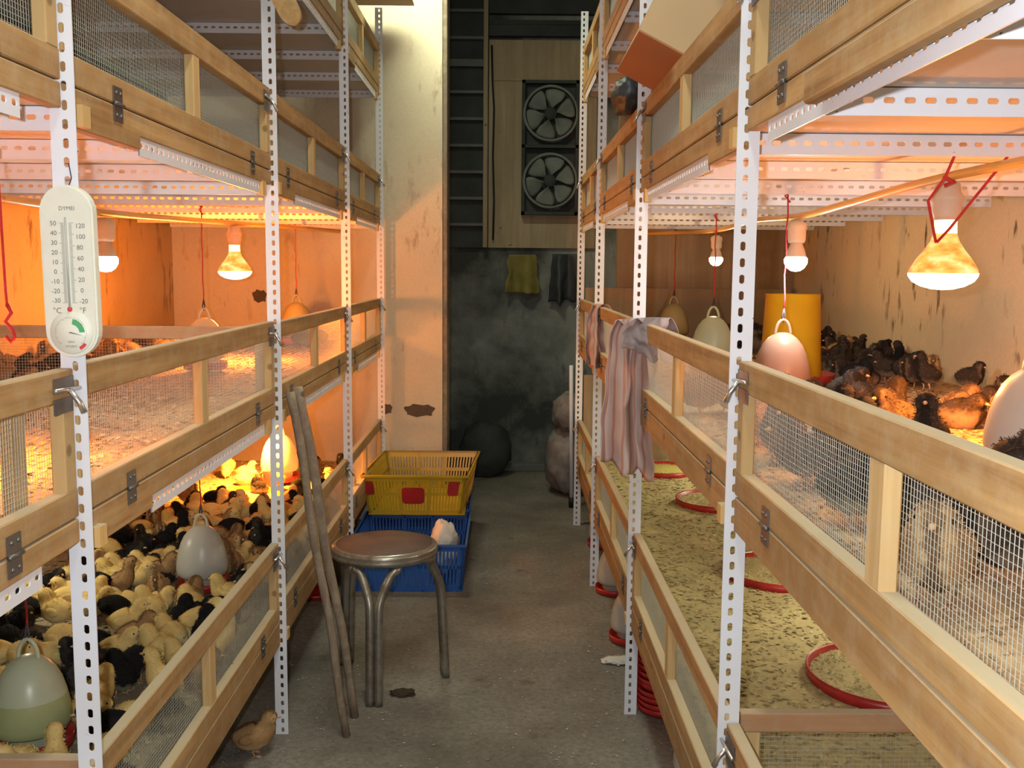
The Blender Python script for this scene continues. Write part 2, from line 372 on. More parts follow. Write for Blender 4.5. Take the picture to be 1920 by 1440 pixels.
# ------------------------------------------------------------------ perforated angle iron
PITCH = 0.027
def perf_strip(mb, o, lu, wv, nrm, length, width, hl=0.0145, hw=0.0085, th=0.0022, off=0.0):
    """slotted flange: o corner, lu unit along, wv unit across, nrm unit thickness direction"""
    o, lu, wv, nrm = map(Vector, (o, lu, wv, nrm)); n = max(1, int(round(length / PITCH))); p = length / n
    hc = width / 2 + off
    ring = [(-hl / 2, -hw * .25), (-hl / 2, hw * .25), (-hl / 2 + hw * .3, hw / 2), (hl / 2 - hw * .3, hw / 2), (hl / 2, hw * .25), (hl / 2, -hw * .25), (hl / 2 - hw * .3, -hw / 2), (-hl / 2 + hw * .3, -hw / 2)]
    for i in range(n):
        u0 = i * p; c = u0 + p / 2
        outer = [(u0, hc - hw * .25), (u0, hc + hw * .25), (u0, width), (u0 + p, width), (u0 + p, hc + hw * .25), (u0 + p, hc - hw * .25), (u0 + p, 0), (u0, 0)]
        inner = [(c + a, hc + b) for a, b in ring]
        vs = []
        for d in (0, th):
            vs += [o + lu * a + wv * b + nrm * d for a, b in outer + inner]
        fs = []
        for k in range(8):
            k2 = (k + 1) % 8
            fs.append((k, k2, 8 + k2, 8 + k)); fs.append((16 + k2, 16 + k, 24 + k, 24 + k2)); fs.append((8 + k, 8 + k2, 24 + k2, 24 + k))
        for a, b in ((2, 3), (6, 7)): fs.append((a, b, 16 + b, 16 + a))
        mb.add(vs, fs)
L = dict(s=-1, ae=-0.622, gx=-0.640, Y=[0.22, 1.465, 2.749, 4.011, 5.120], back=-1.72, bars=[0.6, 1.05] + [1.486 + 0.447 * k for k in range(9)])
Rr = dict(s=1, ae=0.376, gx=0.391, Y=[0.40, 1.635, 2.888, 4.127, 5.151], back=1.52, bars=[0.46, 0.89] + [1.32 + 0.437 * k for k in range(10)])
TZ = [0.27, 0.914, 1.555, 2.20]          # underside of every tier
GT = [0.573, 1.203, 1.832, 2.48]         # top of every gate

rackL = empty('slotted_angle_rack', (-1.17, 2.7, 0), 'long four-tier white slotted steel rack with wire gates, left of the aisle', 'rack')
rackR = empty('slotted_angle_rack', (0.95, 2.7, 0), 'long four-tier white slotted steel rack with wire gates, right of the aisle', 'rack')

def post(S, y, rack):
    s = S['s']; mb = MB(); x0 = S['ae']
    perf_strip(mb, (x0, y, 0), (0, 0, 1), (s, 0, 0), (0, 1, 0), 2.65, 0.037, off=-0.003)
    perf_strip(mb, (x0 + s * 0.0348, y + 0.0022, 0), (0, 0, 1), (0, 1, 0), (s, 0, 0), 2.65, 0.035)
    mb.build('post', M['steel'], rack)
def cross_mesh(S):
    s = S['s']; mb = MB(); ln = abs(S['back'] - S['ae']) - 0.055
    perf_strip(mb, (0, 0, 0), (s, 0, 0), (0, 0, 1), (0, 1, 0), ln, 0.036, 0.0150, 0.0080, off=0.002)
    perf_strip(mb, (0, 0.002, 0.034), (s, 0, 0), (0, 1, 0), (0, 0, 1), ln, 0.03)
    return mb.mesh('crossbar', M['steel'])

for S, rack in ((L, rackL), (Rr, rackR)):
    s = S['s']; root = Vector(rack.location)
    for y in S['Y']: post(S, y, rack)
    cm = cross_mesh(S)
    for ti, z in enumerate(TZ):
        for y in S['bars']:
            if y > S['Y'][-1] + 0.05: continue
            if any(-0.034 < y - py < 0.038 for py in S['Y']): y += 0.05
            if ti == 0 and y < 1.2: continue
            o = bpy.data.objects.new('crossbar', cm); col.objects.link(o); o.parent = rack
            o.location = Vector((S['ae'] + s * 0.030, y, z)) - root
        # tier board
        mb = MB(); mb.box(S['ae'] + s * 0.046, S['back'] - s * 0.003, S['Y'][0], S['Y'][-1] + 0.06, z + 0.0375, z + 0.047)
        mb.build('tier_board', M['panel'], rack)

# ------------------------------------------------------------------ wire gates
WP, WT = 0.0076, 0.00040
def wire_panel(mb, P0, du, dv, lu, lv, pitch=WP, th=WT, nrm=None, jit=0.0006):
    """grid of wires; P0 corner, du,dv unit vectors"""
    P0, du, dv = map(Vector, (P0, du, dv)); nrm = du.cross(dv)
    nu = int(lu / pitch); nv = int(lv / (pitch * 1.0))
    for i in range(nu + 1):
        a = P0 + du * (i * pitch + random.uniform(-jit, jit)); b = a + dv * lv + du * random.uniform(-jit, jit)
        wire(mb, a, b, du, nrm, th)
    seg = max(1, int(lu / 0.1))
    for j in range(nv + 1):
        for k in range(seg):
            def q(k):
                u = lu * k / seg; return P0 + du * u + dv * (j * pitch + 0.0016 * math.sin(u * 9 + j * 0.12) + 0.0008 * math.sin(u * 31 + j)) + nrm * 0.0007
            wire(mb, q(k), q(k + 1), dv, nrm, th)
def wire(mb, a, b, su, nn, t):
    vs = [a + su * t, a + nn * t * 1.2, a - su * t, a - nn * t * 1.2, b + su * t, b + nn * t * 1.2, b - su * t, b - nn * t * 1.2]
    mb.add(vs, [(0, 1, 5, 4), (1, 2, 6, 5), (2, 3, 7, 6), (3, 0, 4, 7)], 0, True)

def gate(S, rack, ti, k, mesh=True, lean=0.0):
    s = S['s']; X = S['gx']; xi = X + s * 0.023
    y0 = S['Y'][k] + (0.006 if k else 0.0); y1 = S['Y'][k + 1] - 0.004
    z0 = TZ[ti]; zt = GT[ti]; beam = ti >= 2 or (ti == 1 and s < 0)
    zr = z0 + 0.062; rb = 0.044; rt = 0.048
    if ti == 0: zr = z0 + 0.075
    g = bpy.data.objects.new('gate', None); g.empty_display_size = .03; col.objects.link(g); g.parent = rack
    g.location = Vector((X, (y0 + y1) / 2, z0)) - Vector(rack.location)
    dz = random.uniform(-0.004, 0.004)
    m = MB(); m.box(X, xi, y0, y1, zt - rt, zt + dz, 0, 0.002); m.build('top_rail', M['wood_y'], g)
    m = MB(); m.box(X, xi, y0, y1, zr, zr + rb, 0, 0.002); m.build('bottom_rail', M['wood_y'], g)
    yc = (y0 + y1) / 2
    for a, b, t in ((y0 + 0.001, y0 + 0.036, 0.0), (y1 - 0.037, y1 - 0.001, 0.0), (yc - 0.021, yc + 0.021, 0.001)):
        m = MB(); m.box(X + s * t, xi - s * 0.002, a, b, zr + rb, zt - rt, 0, 0.002); m.build('stile', M['wood_z'], g)
    m = MB(); wire_panel(m, (xi + s * 0.0016, y0 + 0.006, zr + 0.012), (0, 1, 0), (0, 0, 1), y1 - y0 - 0.012, zt - zr - 0.03)
    m.build('wire_mesh', M['wire'], g)
    if ti < 3:
        # latch on the top rail at the far end
        m = MB(); yl = y1 - 0.055; xo = X - s * 0.001; zl = zt - 0.03
        m.box(xo - s * 0.002, xo, yl - 0.012, yl + 0.05, zl - 0.004, zl + 0.018)
        m.box(xo - s * 0.002, xo, yl - 0.014, yl + 0.045, zl - 0.034, zl - 0.012)
        m.tube([(xo - s * 0.006, yl - 0.02, zl + 0.002), (xo - s * 0.007, yl + 0.072, zl - 0.002)], 0.0034, 8, 1)
        m.tube([(xo - s * 0.008, yl + 0.02, zl), (xo - s * 0.02, yl + 0.024, zl - 0.018), (xo - s * 0.026, yl + 0.026, zl - 0.034)], [0.004, 0.004, 0.0048], 8, 1)
        m.tube([(xo - s * 0.004, yl + 0.072 + 0.010 * math.cos(a), zl - 0.002 + 0.010 * math.sin(a)) for a in [2 * PI * i / 10 for i in range(10)]], 0.0016, 6, 1, closed=True)
        m.build('latch', [M['dark_metal'], M['bright_metal']], g)
        for yy in (y0 + 0.20, y1 - 0.20):
            m = MB(); zc = zr - 0.001; xo = X - s * 0.0005
            m.box(xo - s * 0.002, xo, yy - 0.018, yy + 0.018, zc + 0.003, zc + 0.028)
            m.box(xo - s * 0.002, xo, yy - 0.018, yy + 0.018, zc - 0.028, zc - 0.003)
            m.tube([(xo - s * 0.003, yy - 0.018, zc), (xo - s * 0.003, yy + 0.018, zc)], 0.0035, 8)
            for dy in (-0.009, 0.009):
                for dz_ in (-0.018, 0.018): m.sphere((xo - s * 0.002, yy + dy, zc + dz_), 0.0032, 6, 4)
            m.build('hinge', M['dark_metal'], g)
    # fixed fascia with the slotted beam below it
    m = MB(); top = zr - 0.003
    m.box(X, X + s * 0.020, y0, y0 + 0.30, z0, top, 0, 0.002)
    m.box(X, X + s * 0.020, y0 + 0.30, y1 - 0.001, z0 + (0.022 if beam else 0.0), top, 0, 0.002)
    m.build('fascia_board', M['wood_y'], rack)
    if k:
        m = MB(); m.box(X - s * 0.014, X - s * 0.0005, y0 + 0.03, y0 + 0.058, z0 + 0.002, z0 + 0.034); m.build('wood_block', M['wood_end'], rack)
    if not beam: return g
    if k:
        m = MB(); m.box(X - s * 0.002, X + s * 0.016, y1 - 0.10, y1 - 0.065, z0 - 0.012, z0 + 0.025); m.build('wood_block', M['wood_end'], rack)
    m = MB(); perf_strip(m, (X + s * 0.003, y0 + 0.302, z0 - 0.010), (0, 1, 0), (0, 0, 1), (s, 0, 0), y1 - y0 - 0.42, 0.037)
    m.build('slotted_beam', M['steel'], rack)
    return g
for S, rack in ((L, rackL), (Rr, rackR)):
    for ti in range(4):
        for k in range(4):
            g = gate(S, rack, ti, k)
            if S is L and ti == 1 and k == 0:    # spare upright behind the wire of the nearest left gate
                m = MB(); m.box(-.690, -.672, 1.335, 1.375, TZ[1] + .07, GT[1] - .05, 0, .002); m.build('stile', M['wood_z'], g)
            if S is Rr and ti == 2 and k == 0:   # second plank nailed below the fascia
                m = MB(); m.box(.371, .3905, .42, 1.26, TZ[2] + .004, TZ[2] + .044, 0, .003); m.build('fascia_board', M['wood_y'], rack)
def divider(S, rack, ti, y, hi):
    s = S['s']; x0 = S['ae'] + s * 0.05; x1 = S['back'] - s * 0.02; z0 = TZ[ti] + 0.05
    d = bpy.data.objects.new('divider', None); col.objects.link(d); d.parent = rack; d.location = Vector((x0, y, z0)) - Vector(rack.location)
    m = MB(); m.box(x0, x1, y, y + 0.022, hi - 0.036, hi, 0, 0.002); m.build('top_rail', M['wood_x'], d)
    m = MB(); a, b = sorted((x0, x0 + s * 0.035)); m.box(a, b, y, y + 0.02, z0, hi - 0.036); a, b = sorted((x1, x1 - s * 0.035)); m.box(a, b, y, y + 0.02, z0, hi - 0.036)
    m.build('stile', M['wood_z'], d)
    m = MB(); xa = min(x0, x1); wire_panel(m, (xa, y + 0.024, z0), (1, 0, 0), (0, 0, 1), abs(x1 - x0), hi - z0 - 0.02, 0.0085)
    m.build('wire_mesh', M['wire'], d)
divider(L, rackL, 1, 2.765 + 0.03, 1.185)
divider(L, rackL, 0, 1.505, 0.567)
divider(Rr, rackR, 0, 1.675, 0.570)
# end closing boards of the right rack on the middle and lower tiers
for ti, hi in ((0, 0.80), (1, 1.262)):
    m = MB(); m.box(Rr['ae'] + 0.05, Rr['back'] - 0.01, 5.215, 5.230, TZ[ti] + 0.03, hi); m.build('end_board', M['brown_board'], rackR)

# ------------------------------------------------------------------ the room
def struct(name, mb, m_, **kw): o = mb.build(name, m_, **kw); o['kind'] = 'structure'; return o
m = MB(); m.box(-1.95, 1.75, -1.5, 6.9, -0.12, 0); struct('floor', m, M['floor'])
m = MB(); m.box(-1.95, 1.75, -1.5, 6.9, 3.12, 3.2); struct('ceiling', m, M['ceiling'])
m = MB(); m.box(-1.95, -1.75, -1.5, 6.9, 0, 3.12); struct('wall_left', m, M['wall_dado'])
m = MB(); m.box(1.55, 1.75, -1.5, 6.9, 0, 3.12); struct('wall_right', m, M['wall_side'])
m = MB(); m.box(-1.75, 1.55, 6.66, 6.9, 0, 3.12); struct('wall_back', m, M['wall_back'])
m = MB(); m.box(-1.75, 1.55, -1.5, -1.4, 0, 3.12); struct('wall_front', m, M['wall_side'])
m = MB(); m.box(-1.75, -0.33, 5.25, 5.50, 0, 3.12); struct('wall_end', m, M['wall_pillar'])
m = MB(); m.box(-0.33, -0.305, 5.26, 5.50, 0, 3.12, 0, 0.003); struct('trim_1', m, M['old_wood'])
m = MB(); m.box(0.60, 1.55, 5.30, 5.36, 0, 3.12); struct('wall_end_right', m, M['brown_board'])

# dark dabs on the cream wall end
XS, ZS = -1.296, 1.205
for x, z, a, b, lb in ((-0.452, 0.60, 0.078, 0.032, 'long dark smudge on the cream wall above the yellow crate'), (-0.628, 0.607, 0.028, 0.026, 'small round dark smudge on the cream wall beside the rack end'), (XS, ZS, .036, .032, 'dark round blotch on the orange-lit wall right of the heat bulb')):
    m = MB(); N = 26
    pts = [(x + a * math.copysign(abs(math.cos(t)) ** .7, math.cos(t)) * (1 + .12 * math.sin(5 * t)), 5.2485, z + b * math.copysign(abs(math.sin(t)) ** .7, math.sin(t)) * (1 + .15 * math.sin(7 * t + 1))) for t in [2 * PI * i / N for i in range(N)]]
    m.add(pts, [tuple(range(N))]); m.add([(p[0], 5.25, p[2]) for p in pts], [tuple(range(N))])
    o = m.build('wall_smudge', plain('dark_smear', (0.10, 0.075, 0.055), 0.9, 0.3, 40), at=(x, 5.249, z)); tag(o, lb, 'stain')

# ------------------------------------------------------------------ bedding
def litter(x0, x1, y0, y1, z, n, mtl, label, amp=0.006, skip=None, cat='bedding', name='wood_shavings_bedding', sz=(0.003, 0.009)):
    mb = MB(); nx = int((x1 - x0) / 0.025); ny = int((y1 - y0) / 0.025)
    def H(x, y): return z + amp * (noise.noise((x * 5, y * 5, z * 7)) + 0.5 * noise.noise((x * 17, y * 17, z)))
    mb.grid(lambda u, v: (x0 + (x1 - x0) * u, y0 + (y1 - y0) * v, H(x0 + (x1 - x0) * u, y0 + (y1 - y0) * v)), nx, ny)
    b = len(mb.v); mb.add([(x0, y0, z - 0.03), (x1, y0, z - 0.03), (x1, y1, z - 0.03), (x0, y1, z - 0.03)], [(0, 3, 2, 1)])
    for i in range(n):
        x = random.uniform(x0 + .01, x1 - .01); y = random.uniform(y0 + .01, y1 - .01)
        l = random.uniform(*sz); wd = l * random.uniform(.35, .8); a = random.uniform(0, 2 * PI); t = random.uniform(-.5, .5)
        ca, sa = math.cos(a), math.sin(a); h = H(x, y) + 0.0025
        c1 = (x + ca * l, y + sa * l, h + t * l); c2 = (x - ca * l, y - sa * l, h - t * l * .3)
        u = (-sa * wd, ca * wd, random.uniform(-.4, .4) * wd)
        mb.add([(c2[0] - u[0], c2[1] - u[1], c2[2] - u[2]), (c1[0] - u[0], c1[1] - u[1], c1[2] - u[2]), (c1[0] + u[0], c1[1] + u[1], c1[2] + u[2]), (c2[0] + u[0], c2[1] + u[1], c2[2] + u[2])], [(0, 1, 2, 3)])
    o = mb.build(name, mtl, at=((x0 + x1) / 2, (y0 + y1) / 2, z - 0.03)); tag(o, label, cat, kind='stuff'); return o
ZL, ZM = TZ[0] + 0.080, TZ[1] + 0.068
litter(L['back'] + .01, -0.676, 0.3, 5.1, ZM, 12000, M['litter_mid'], 'orange-lit wood shavings spread over the middle left tier')
litter(0.427, Rr['back'] - .01, 0.45, 5.2, ZM, 12000, M['litter_mid'], 'wood shavings spread over the middle right tier')
litter(L['back'] + .01, -0.676, 0.3, 5.1, ZL, 9000, M['litter_dark'], 'trodden shavings under the yellow and black chicks on the lower left tier')
litter(0.427, Rr['back'] - .01, 0.45, 5.2, ZL, 14000, M['litter_low'], 'yellowish shavings on the empty lower right tier')
litter(L['back'] + .01, -0.676, 0.3, 5.1, TZ[2] + 0.068, 200, M['litter_mid'], 'shavings on the upper left tier behind the wire gates', 0.004)
litter(0.427, Rr['back'] - .01, 0.45, 5.2, TZ[2] + 0.068, 200, M['litter_mid'], 'shavings on the upper right tier behind the wire gates', 0.004)
# loose bits on the concrete
mb = MB()
for i in range(2600):
    x = random.uniform(-1.0, 0.6); y = random.uniform(1.9, 6.4) if random.random() < .75 else random.uniform(2.2, 3.4)
    if random.random() < .35: x = random.choice((random.gauss(-.58, .12), random.gauss(.3, .12)))
    l = random.uniform(.0015, .006); a = random.uniform(0, 6.3); ca, sa = math.cos(a) * l, math.sin(a) * l; w_ = random.uniform(.3, .8)
    mb.add([(x - ca, y - sa, .0015), (x + sa * w_, y - ca * w_, .003), (x + ca, y + sa, .0015), (x - sa * w_, y + ca * w_, .0025)], [(0, 1, 2, 3)])
tag(mb.build('floor_shavings', M['floor_bits'], at=(0, 3.5, 0)), 'pale wood bits scattered over the concrete aisle floor', 'shavings', kind='stuff')

# ------------------------------------------------------------------ chicks
def chick_mesh(name, pose, cmat, seed):
    rnd = random.Random(seed)
    B = {'standing': [(-.040, .049, .002), (-.036, .047, .010), (-.026, .043, .0205), (-.010, .040, .0265), (.006, .041, .0275), (.017, .046, .0245), (.023, .055, .0200), (.026, .063, .0175), (.030, .069, .0170), (.036, .072, .0145), (.042, .072, .0085), (.045, .071, .002)],
         'pecking': [(-.036, .060, .002), (-.032, .057, .011), (-.022, .051, .021), (-.008, .046, .0265), (.008, .042, .0265), (.020, .036, .022), (.029, .028, .0175), (.035, .021, .0160), (.040, .015, .0130), (.044, .010, .008), (.045, .008, .002)],
         'resting': [(-.040, .026, .002), (-.035, .026, .012), (-.024, .024, .022), (-.008, .022, .028), (.008, .023, .0285), (.019, .028, .0245), (.024, .036, .0200), (.027, .042, .0175), (.032, .046, .0165), (.038, .047, .0125), (.043, .046, .007), (.045, .045, .002)],
         'stretching': [(-.036, .040, .002), (-.031, .040, .011), (-.022, .040, .019), (-.008, .042, .0240), (.004, .048, .024), (.011, .058, .0195), (.015, .068, .0145), (.017, .078, .0125), (.020, .087, .0140), (.026, .091, .0130), (.032, .091, .0075), (.035, .090, .002)]}[pose]
    pts = []
    n = len(B)
    for i in range(n - 1):    # Catmull-Rom resample
        p0, p1, p2, p3 = (Vector(B[max(0, min(n - 1, j))]) for j in (i - 1, i, i + 1, i + 2))
        for s_ in (0, .5):
            t = s_; pts.append(0.5 * ((2 * p1) + (-p0 + p2) * t + (2 * p0 - 5 * p1 + 4 * p2 - p3) * t * t + (-p0 + 3 * p1 - 3 * p2 + p3) * t ** 3))
    pts.append(Vector(B[-1])); mb = MB(); seg = 14; vs = []
    for i, p in enumerate(pts):
        tg = pts[min(i + 1, len(pts) - 1)] - pts[max(i - 1, 0)]; T = Vector((tg[0], 0, tg[1])).normalized(); U = Vector((-T.z, 0, T.x)); r = max(.001, p[2])
        for k in range(seg):
            a = 2 * PI * k / seg; q = Vector((p[0], 0, p[1])) + (U * math.cos(a) + Vector((0, 1, 0)) * math.sin(a)) * r
            q += q.normalized() * 0.0012 * noise.noise(q * 220 + Vector((seed, 0, 0))); vs.append(q)
    fs = []
    for i in range(len(pts) - 1):
        for k in range(seg): fs.append((i * seg + k, i * seg + (k + 1) % seg, (i + 1) * seg + (k + 1) % seg, (i + 1) * seg + k))
    mb.add(vs, fs, 0, True)
    for s_ in (-1, 1):    # small folded wings
        k = 3; c = B[k]
        mb.sphere((c[0] - .002, s_ * (c[2] * .86), c[1] + .003), 0.015, 10, 7, 0, (1.25, .36, .72))
    # down: thin tapered tufts along the surface
    for i in range(900):
        j = rnd.randrange(seg, len(vs) - seg * 4); v = vs[j]; ring = j // seg; c = Vector((pts[ring][0], 0, pts[ring][1]))
        nn_ = (v - c)
        if nn_.length < .004: continue
        nn_.normalize(); v2 = v + Vector((rnd.uniform(-1, 1), rnd.uniform(-1, 1), rnd.uniform(-1, 1))) * .0022
        back = Vector((-1, 0, -.25)); tip = v2 + (nn_ * 1.0 + back * .75 + Vector((rnd.uniform(-.4, .4), rnd.uniform(-.4, .4), rnd.uniform(-.4, .4)))) * rnd.uniform(.0016, .0030)
        sd = nn_.cross(back).normalized() * .0007
        mb.add([v2 - sd, v2 + sd, tip], [(0, 1, 2)], 0, True)
    hd = B[-4]; tip = B[-1]; d = (Vector((tip[0], 0, tip[1])) - Vector((B[-3][0], 0, B[-3][1]))).normalized(); e = Vector((tip[0], 0, tip[1]))
    mb.tube([e - d * .004, e + d * .003, e + d * .0075], [.0034, .0024, .0004], 8, 1)
    h = Vector((B[-3][0], 0, B[-3][1])); 
    for s_ in (-1, 1): mb.sphere(h + Vector((0, s_ * B[-3][2] * .86, .002)) , .0023, 8, 6, 2)
    if pose != 'resting':
        for s_ in (-1, 1):
            x = .001; mb.tube([(x, s_ * .010, .022), (x - .004, s_ * .011, .012), (x, s_ * .011, .0015)], [.003, .0016, .0014], 6, 3)
            for a in (-.5, 0, .5): mb.tube([(x, s_ * .011, .002), (x + .012 * math.cos(a), s_ * .011 + .012 * math.sin(a), .0012)], [.0013, .0008], 5, 3)
            mb.tube([(x, s_ * .011, .002), (x - .006, s_ * .011, .0012)], [.0012, .0007], 5, 3)
    me = mb.mesh(name, [cmat, M['beak'], M['eye'], M['shank']])
    at = me.attributes.new('rest', 'FLOAT_VECTOR', 'POINT'); at.data.foreach_set('vector', [c for v in me.vertices for c in v.co])
    return me
POSES = ['standing', 'pecking', 'resting', 'stretching']
CM = {(c, p): chick_mesh('chick', p, CH[c], i * 7 + j) for i, c in enumerate(CH) for j, p in enumerate(POSES)}
CNAME = {'yellow': 'yellow', 'black': 'black', 'brown': 'striped tan', 'grey': 'dark mottled'}
PNAME = {'standing': 'standing', 'pecking': 'pecking', 'resting': 'resting', 'stretching': 'head up'}
DIRS = ['facing right', 'facing back right', 'facing away', 'facing back left', 'facing left', 'facing front left', 'facing forward', 'facing front right']
used_labels = set()
rc2 = random.Random(5)
def chick(x, y, z, c, pose, ang, scale, where, group):
    for q in range(40):    # turn or pose it so that no other chick there looks the same
        d = DIRS[int(((ang % (2 * PI)) / (PI / 4)) + .5) % 8]; lb = f'{CNAME[c]} chick {PNAME[pose]}, {d}, {where}'
        if lb not in used_labels: break
        ang = rc2.uniform(0, 2 * PI)
        if q > 14: pose = rc2.choice(POSES)
    used_labels.add(lb)
    o = bpy.data.objects.new('chick', CM[(c, pose)]); col.objects.link(o)
    o.location = (x, y, z); o.rotation_euler = (0, 0, ang); o.scale = (scale,) * 3
    tag(o, lb, 'chick', group); return o
placed = []
def free(x, y, d, key):
    for (a, b, r, k) in placed:
        if k == key and (a - x) ** 2 + (b - y) ** 2 < ((d + r) / 2) ** 2: return False
    return True
rc = random.Random(11)
def pick(w_): 
    t = rc.random() * sum(w_.values())
    for k, v in w_.items():
        t -= v
        if t <= 0: return k
    return k
# obstacles (drinkers)
DR = dict(A=(-0.934, 2.99), B=(-0.97, 1.95), C=(-1.05, 4.563))
for k_, (x, y) in DR.items(): placed.append((x, y, .165, 'low'))
def zone_low(x, y):
    if y > 3.95: return 'in the orange glow behind the steel post'
    side = 'gate side' if x > -.93 else ('middle' if x > -1.15 else 'wall side')
    if math.hypot(x + .934, y - 2.99) < .22: return 'close round the milky white drinker'
    if y < 2.2: return 'beside the big half-full drinker' if x > -1.2 else 'behind the big half-full drinker'
    if y < 2.55: return f'just behind the near drinker, {side}'
    if y < 2.9: return f'before the milky drinker, {side}'
    if y > 3.6: return f'bordering the orange glow, {side}'
    if y > 3.3: return f'behind the milky drinker, {side}'
    return f'level with the milky drinker, {side}'
cnt = 0
# hand-placed ones the photo shows clearly
HAND = [(-0.862, 1.815, 'yellow', 'stretching', 1.9, 1.15), (-1.06, 1.80, 'black', 'standing', 4.4, 1.1), (-0.905, 4.10, 'yellow', 'standing', 1.2, 1.0),
        (-1.18, 4.18, 'yellow', 'resting', 3.3, 1.15), (-1.10, 3.90, 'grey', 'stretching', 5.5, 1.1), (-1.22, 4.60, 'yellow', 'standing', .4, 1.1), (-1.08, 4.72, 'yellow', 'standing', 5.2, 1.0), (-0.80, 4.85, 'black', 'standing', 4.5, 1.1),
        (-0.80, 2.90, 'black', 'standing', 1.2, 1.2), (-1.16, 2.72, 'yellow', 'standing', .3, 1.15), (-1.02, 2.60, 'yellow', 'standing', .4, 1.2), (-0.88, 2.62, 'black', 'standing', 1.5, 1.2), (-1.04, 2.35, 'black', 'standing', 4.2, 1.25), (-1.0, 2.20, 'black', 'standing', 5.4, 1.2)]
for x, y, c, p, a, s_ in HAND:
    placed.append((x, y, .07, 'low')); chick(x, y, ZL + .001, c, p, a, s_, zone_low(x, y), 'chicks on the lower left tier'); cnt += 1
tries = 0
while tries < 9000 and cnt < 232:
    tries += 1
    x = -rc.uniform(.722, 1.40); y = rc.uniform(1.55, 4.95)
    if y > 4.0 and rc.random() > .10: continue
    if y > 3.85 and x < -0.8 and rc.random() < .8: continue
    if math.hypot((x + 1.13) / 1.0, (y - 2.56) / .8) < .14: continue
    if y < 2.0 and x > -.9 and rc.random() < .5: continue
    d = .060 if y > 2.75 else .070
    if not free(x, y, d, 'low'): continue
    placed.append((x, y, d, 'low'))
    c = pick({'yellow': 52, 'black': 31, 'brown': 14, 'grey': 3}); p = pick({'standing': 50, 'pecking': 12, 'resting': 30, 'stretching': 5})
    chick(x, y, ZL + .001, c, p, rc.uniform(0, 2 * PI), rc.uniform(1.12, 1.38), zone_low(x, y), 'chicks on the lower left tier'); cnt += 1
# middle right: dark mottled chicks along the far wall
def zone_mr(x, y):
    if y > 4.4: return 'farthest back behind the yellow feeder'
    if y > 3.75: return 'at the wall right of the feeder'
    if y > 3.0: return 'at the stained wall below the heat bulb'
    if x > .95: return 'in the glow beside the rightmost drinker'
    return 'behind the nearest right wire gate' if y < 1.65 else 'behind the gate at the first post'
placed += [(0.76, 3.578, .2, 'mr'), (0.75, 2.642, .2, 'mr'), (0.93, 1.70, .2, 'mr'), (0.961, 3.293, .24, 'mr'), (0.86, 4.9, .2, 'mr')]
cnt = 0; tries = 0
while tries < 12000 and cnt < 92:
    tries += 1; y = rc.uniform(3.05, 5.0); x = rc.uniform(1.02, 1.47)
    if x < 1.38 - (y - 3.0) * .38 and rc.random() < .85: continue
    if not free(x, y, .060, 'mr'): continue
    placed.append((x, y, .060, 'mr'))
    chick(x, y, ZM + .001, pick({'grey': 86, 'brown': 8, 'black': 8}), pick({'standing': 60, 'stretching': 26, 'resting': 10, 'pecking': 4}), rc.uniform(0, 2 * PI), rc.uniform(1.1, 1.32), zone_mr(x, y), 'chicks on the middle right tier'); cnt += 1
for x, y, a in ((1.16, 2.48, .5), (1.25, 2.42, 2.2), (1.20, 2.30, 3.6), (1.10, 2.34, 5.2), (1.42, 2.75, 4.0)):
    placed.append((x, y, .1, 'mr')); chick(x, y, ZM + .001, 'brown' if a in (.5, 3.6) else 'grey', 'resting', a, 1.45, zone_mr(x, y), 'chicks on the middle right tier')
cnt = 0; tries = 0
while tries < 3000 and cnt < 34:
    tries += 1; y = rc.uniform(.75, 2.6); x = rc.uniform(.48, .95)
    if not free(x, y, .10, 'mr'): continue
    placed.append((x, y, .10, 'mr'))
    chick(x, y, ZM + .001, pick({'grey': 80, 'brown': 12, 'black': 10}), pick({'standing': 60, 'stretching': 10, 'resting': 20, 'pecking': 10}), rc.uniform(0, 2 * PI), rc.uniform(1.35, 1.6), zone_mr(x, y), 'chicks on the middle right tier'); cnt += 1
# middle left: brown chicks huddled at the wall, a few by the far drinker
cnt = 0; tries = 0
placed += [(-1.062, 3.50, .2, 'ml'), (-0.99, 4.75, .2, 'ml')]
while tries < 3000 and cnt < 46:
    tries += 1; y = rc.uniform(2.92, 4.7); x = -rc.uniform(1.38, 1.68)
    if y > 3.7 and x > -1.5 and rc.random() < .7: continue
    if not free(x, y, .08, 'ml'): continue
    placed.append((x, y, .08, 'ml'))
    chick(x, y, ZM + .001, pick({'grey': 65, 'brown': 35}), pick({'standing': 40, 'resting': 50, 'pecking': 10}), rc.uniform(0, 2 * PI), rc.uniform(1.1, 1.35), ('huddled at the left wall behind the thermometer' if y < 3.6 else 'at the left wall below the heat bulb'), 'chicks on the middle left tier'); cnt += 1
for x, y, a in ((-.95, 4.60, 1.0), (-.88, 4.68, 4.0), (-1.12, 4.72, 2.5), (-.80, 4.85, 0.2)):
    chick(x, y, ZM + .001, 'grey', 'standing', a, 1.2, 'round the far yellow-lit drinker', 'chicks on the middle left tier')
# the one on the floor
o = chick(-0.69, 2.62, 0.001, 'brown', 'standing', 0.35, 1.45, 'alone on the concrete beside the steel post', None); o['label'] = 'tan brown-striped chick standing alone on the concrete floor beside the steel post'
o = chick(0.70, 1.575, TZ[0] + .081, 'grey', 'resting', 1.0, 1.3, '', None); o['label'] = 'dark chick resting on the near lower right shavings behind the cross panel'

